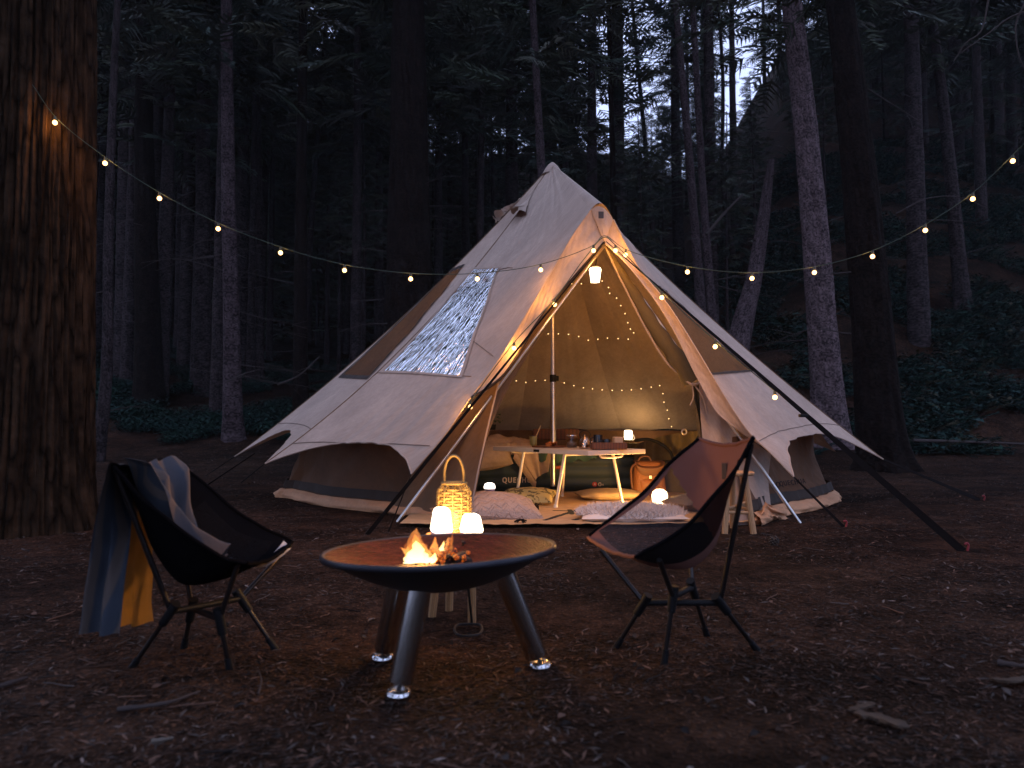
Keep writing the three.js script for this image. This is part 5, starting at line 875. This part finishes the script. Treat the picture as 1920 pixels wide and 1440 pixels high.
  add(b, 'lining', surf((u, v) => { const a = S(lerp(0.62, 0.2, u), 0.99).add(V(0, -0.02, -0.01)), e = P(lerp(222, 284, u), lerp(1176, 1168, u), lerp(2.1, 2.3, u)), p = a.lerp(e, v); p.z += 0.025 * Math.sin(u * 10 + v * 2) * v; p.x += 0.01 * noise(u * 5, v * 4, 7) - 0.02 * Math.sin(Math.PI * v); return p; }, 40, 50), ochre);
}

// ---------------------------------------------------------------- pegs, sticks and chips on the ground
for (const [x, y, lab] of [[1814, 1033, 'red tent peg at the end of the long right front strap'], [1845, 938, 'red tent peg far right, behind the long right strap'], [1586, 988, 'red tent peg close to the right wall of the tent']]) { const p = G(x, y), t = thing('tent_peg', lab, 'tent peg', p), pm = std([0.22, 0.012, 0.02], { roughness: 0.4 }); add(t, 'shaft', rod(p, p.clone().add(V(0.008, 0.03, 0)), 0.006), pm); add(t, 'hook', tube([p.clone().add(V(0.008, 0.028, 0)), p.clone().add(V(0, 0.042, 0)), p.clone().add(V(-0.014, 0.036, 0))], 0.006, 10, 6), pm); }
const greyWood = std([0.1, 0.085, 0.085], { map: woodTex, roughness: 0.9 });
function slab(pts, w) {
  const c = curve(pts.map(([x, y, h = 0.012]) => G(x, y, h))), sd = pts[0][0];
  return surf((u, v) => {
    const p = c.getPoint(v), d = c.getTangent(v), n = V(d.z, 0, -d.x).normalize(), a = u * 6.283, e = 0.25, ca = Math.cos(a), sa = Math.sin(a);
    const end = Math.min(1, 0.15 + 6 * Math.min(v, 1 - v) + 0.3 * noise(u * 3, v * 3, sd)), k = w * end * (0.8 + 0.5 * noise(v * 4, sd, 1) + 0.25 * noise(v * 14, a, sd));
    return p.addScaledVector(n, Math.sign(ca) * Math.pow(Math.abs(ca), e) * k).add(V(0, Math.sign(sa) * Math.pow(Math.abs(sa), e) * w * 0.22 * end + 0.12 * w * noise(v * 6, u * 4, sd), 0));
  }, 20, 40, { wrap: true });
}
function stick(lab, pts, r, cat = 'stick', mat = M.twig) { if (cat !== 'stick') return top(cat === 'bark chip' ? 'bark_chip' : 'wood_splinter', slab(pts, r), greyWood, lab, cat); top('stick', tube(pts.map(([x, y, h = 0.012]) => G(x, y, h)), (t) => r * (1 - 0.5 * t) * (1 + 0.15 * Math.sin(t * 17)), 24, 7), mat, lab, cat); }
stick('broken slab of bark in the right foreground, the longer one', [[1600, 1336, 0.015], [1645, 1345], [1705, 1364]], 0.02, 'bark chip');
stick('short curled bark piece left of the longer bark slab', [[1592, 1332, 0.012], [1640, 1318, 0.02]], 0.012, 'bark chip');
stick('flat greyish wood splinter at the right edge of the foreground', [[1855, 1272], [1890, 1276, 0.02], [1940, 1268]], 0.015, 'wood splinter');
stick('thin dark stick above the greyish splinter at the right edge', [[1870, 1242], [1900, 1246], [1935, 1252]], 0.009);
stick('thin bent twig standing by the right foot of the left chair', [[484, 1302], [490, 1280, 0.02], [486, 1258, 0.012]], 0.003);
stick('long thin stick lying before the left chair', [[220, 1330], [310, 1318, 0.016], [375, 1296]], 0.006);
stick('pale stick end at the far left edge of the foreground', [[-20, 1292], [20, 1280, 0.016], [52, 1270]], 0.008);
stick('pale thin stick left of centre in the foreground', [[285, 1390], [305, 1387, 0.014], [325, 1383]], 0.006, 'stick', std([0.1, 0.08, 0.065]));
top('pine_cone', (() => { const c = G(1451, 1015, 0.02), l = [ball(0.02, c, 10)]; for (let i = 0; i < 40; i++) { const a = i * 2.4, h = (i / 40 - 0.5) * 0.05, r = 0.024 * Math.cos(h * 30), g = new THREE.SphereGeometry(0.007, 6, 4); g.translate(c.x + Math.cos(a) * r, c.y + h, c.z + Math.sin(a) * r); l.push(g); } return merge(l); })(), std([0.03, 0.02, 0.015]), 'dark pine cone on the ground right of the right chair', 'pine cone');
{ // bare branches lying in the plants left of the tent, and a log at the edge of the clearing on the right
  const br = (lab, l, r) => top('fallen_branch', tube(l.map(([x, y, D]) => P(x, y, D)), (t) => r * (1 - 0.5 * t), 24, 6), M.twig, lab, 'branch');
  br('pale bare branch lying in the green plants by the left roof edge', [[520, 722, 13.2], [560, 704, 13.3], [600, 668, 13.4]], 0.02);
  br('thin grey branch lying in the middle of the green plants', [[425, 716, 13], [455, 702, 13.1], [487, 692, 13.2]], 0.016);
  br('long straight thin log at the foot of the bank, right of the brown trunk', [[1712, 826, 11.6], [1790, 828, 11.7], [1935, 833, 11.8]], 0.03);
  br('thin straight branch slanting down the bank right of the brown trunk', [[1625, 166, 13], [1680, 200, 13], [1730, 232, 13]], 0.014);
  br('arching dead branch on the bank below the right bulbs', [[1680, 400, 13], [1740, 372, 13], [1800, 370, 13], [1850, 390, 13]], 0.014);
}
renderer.render(scene, camera);
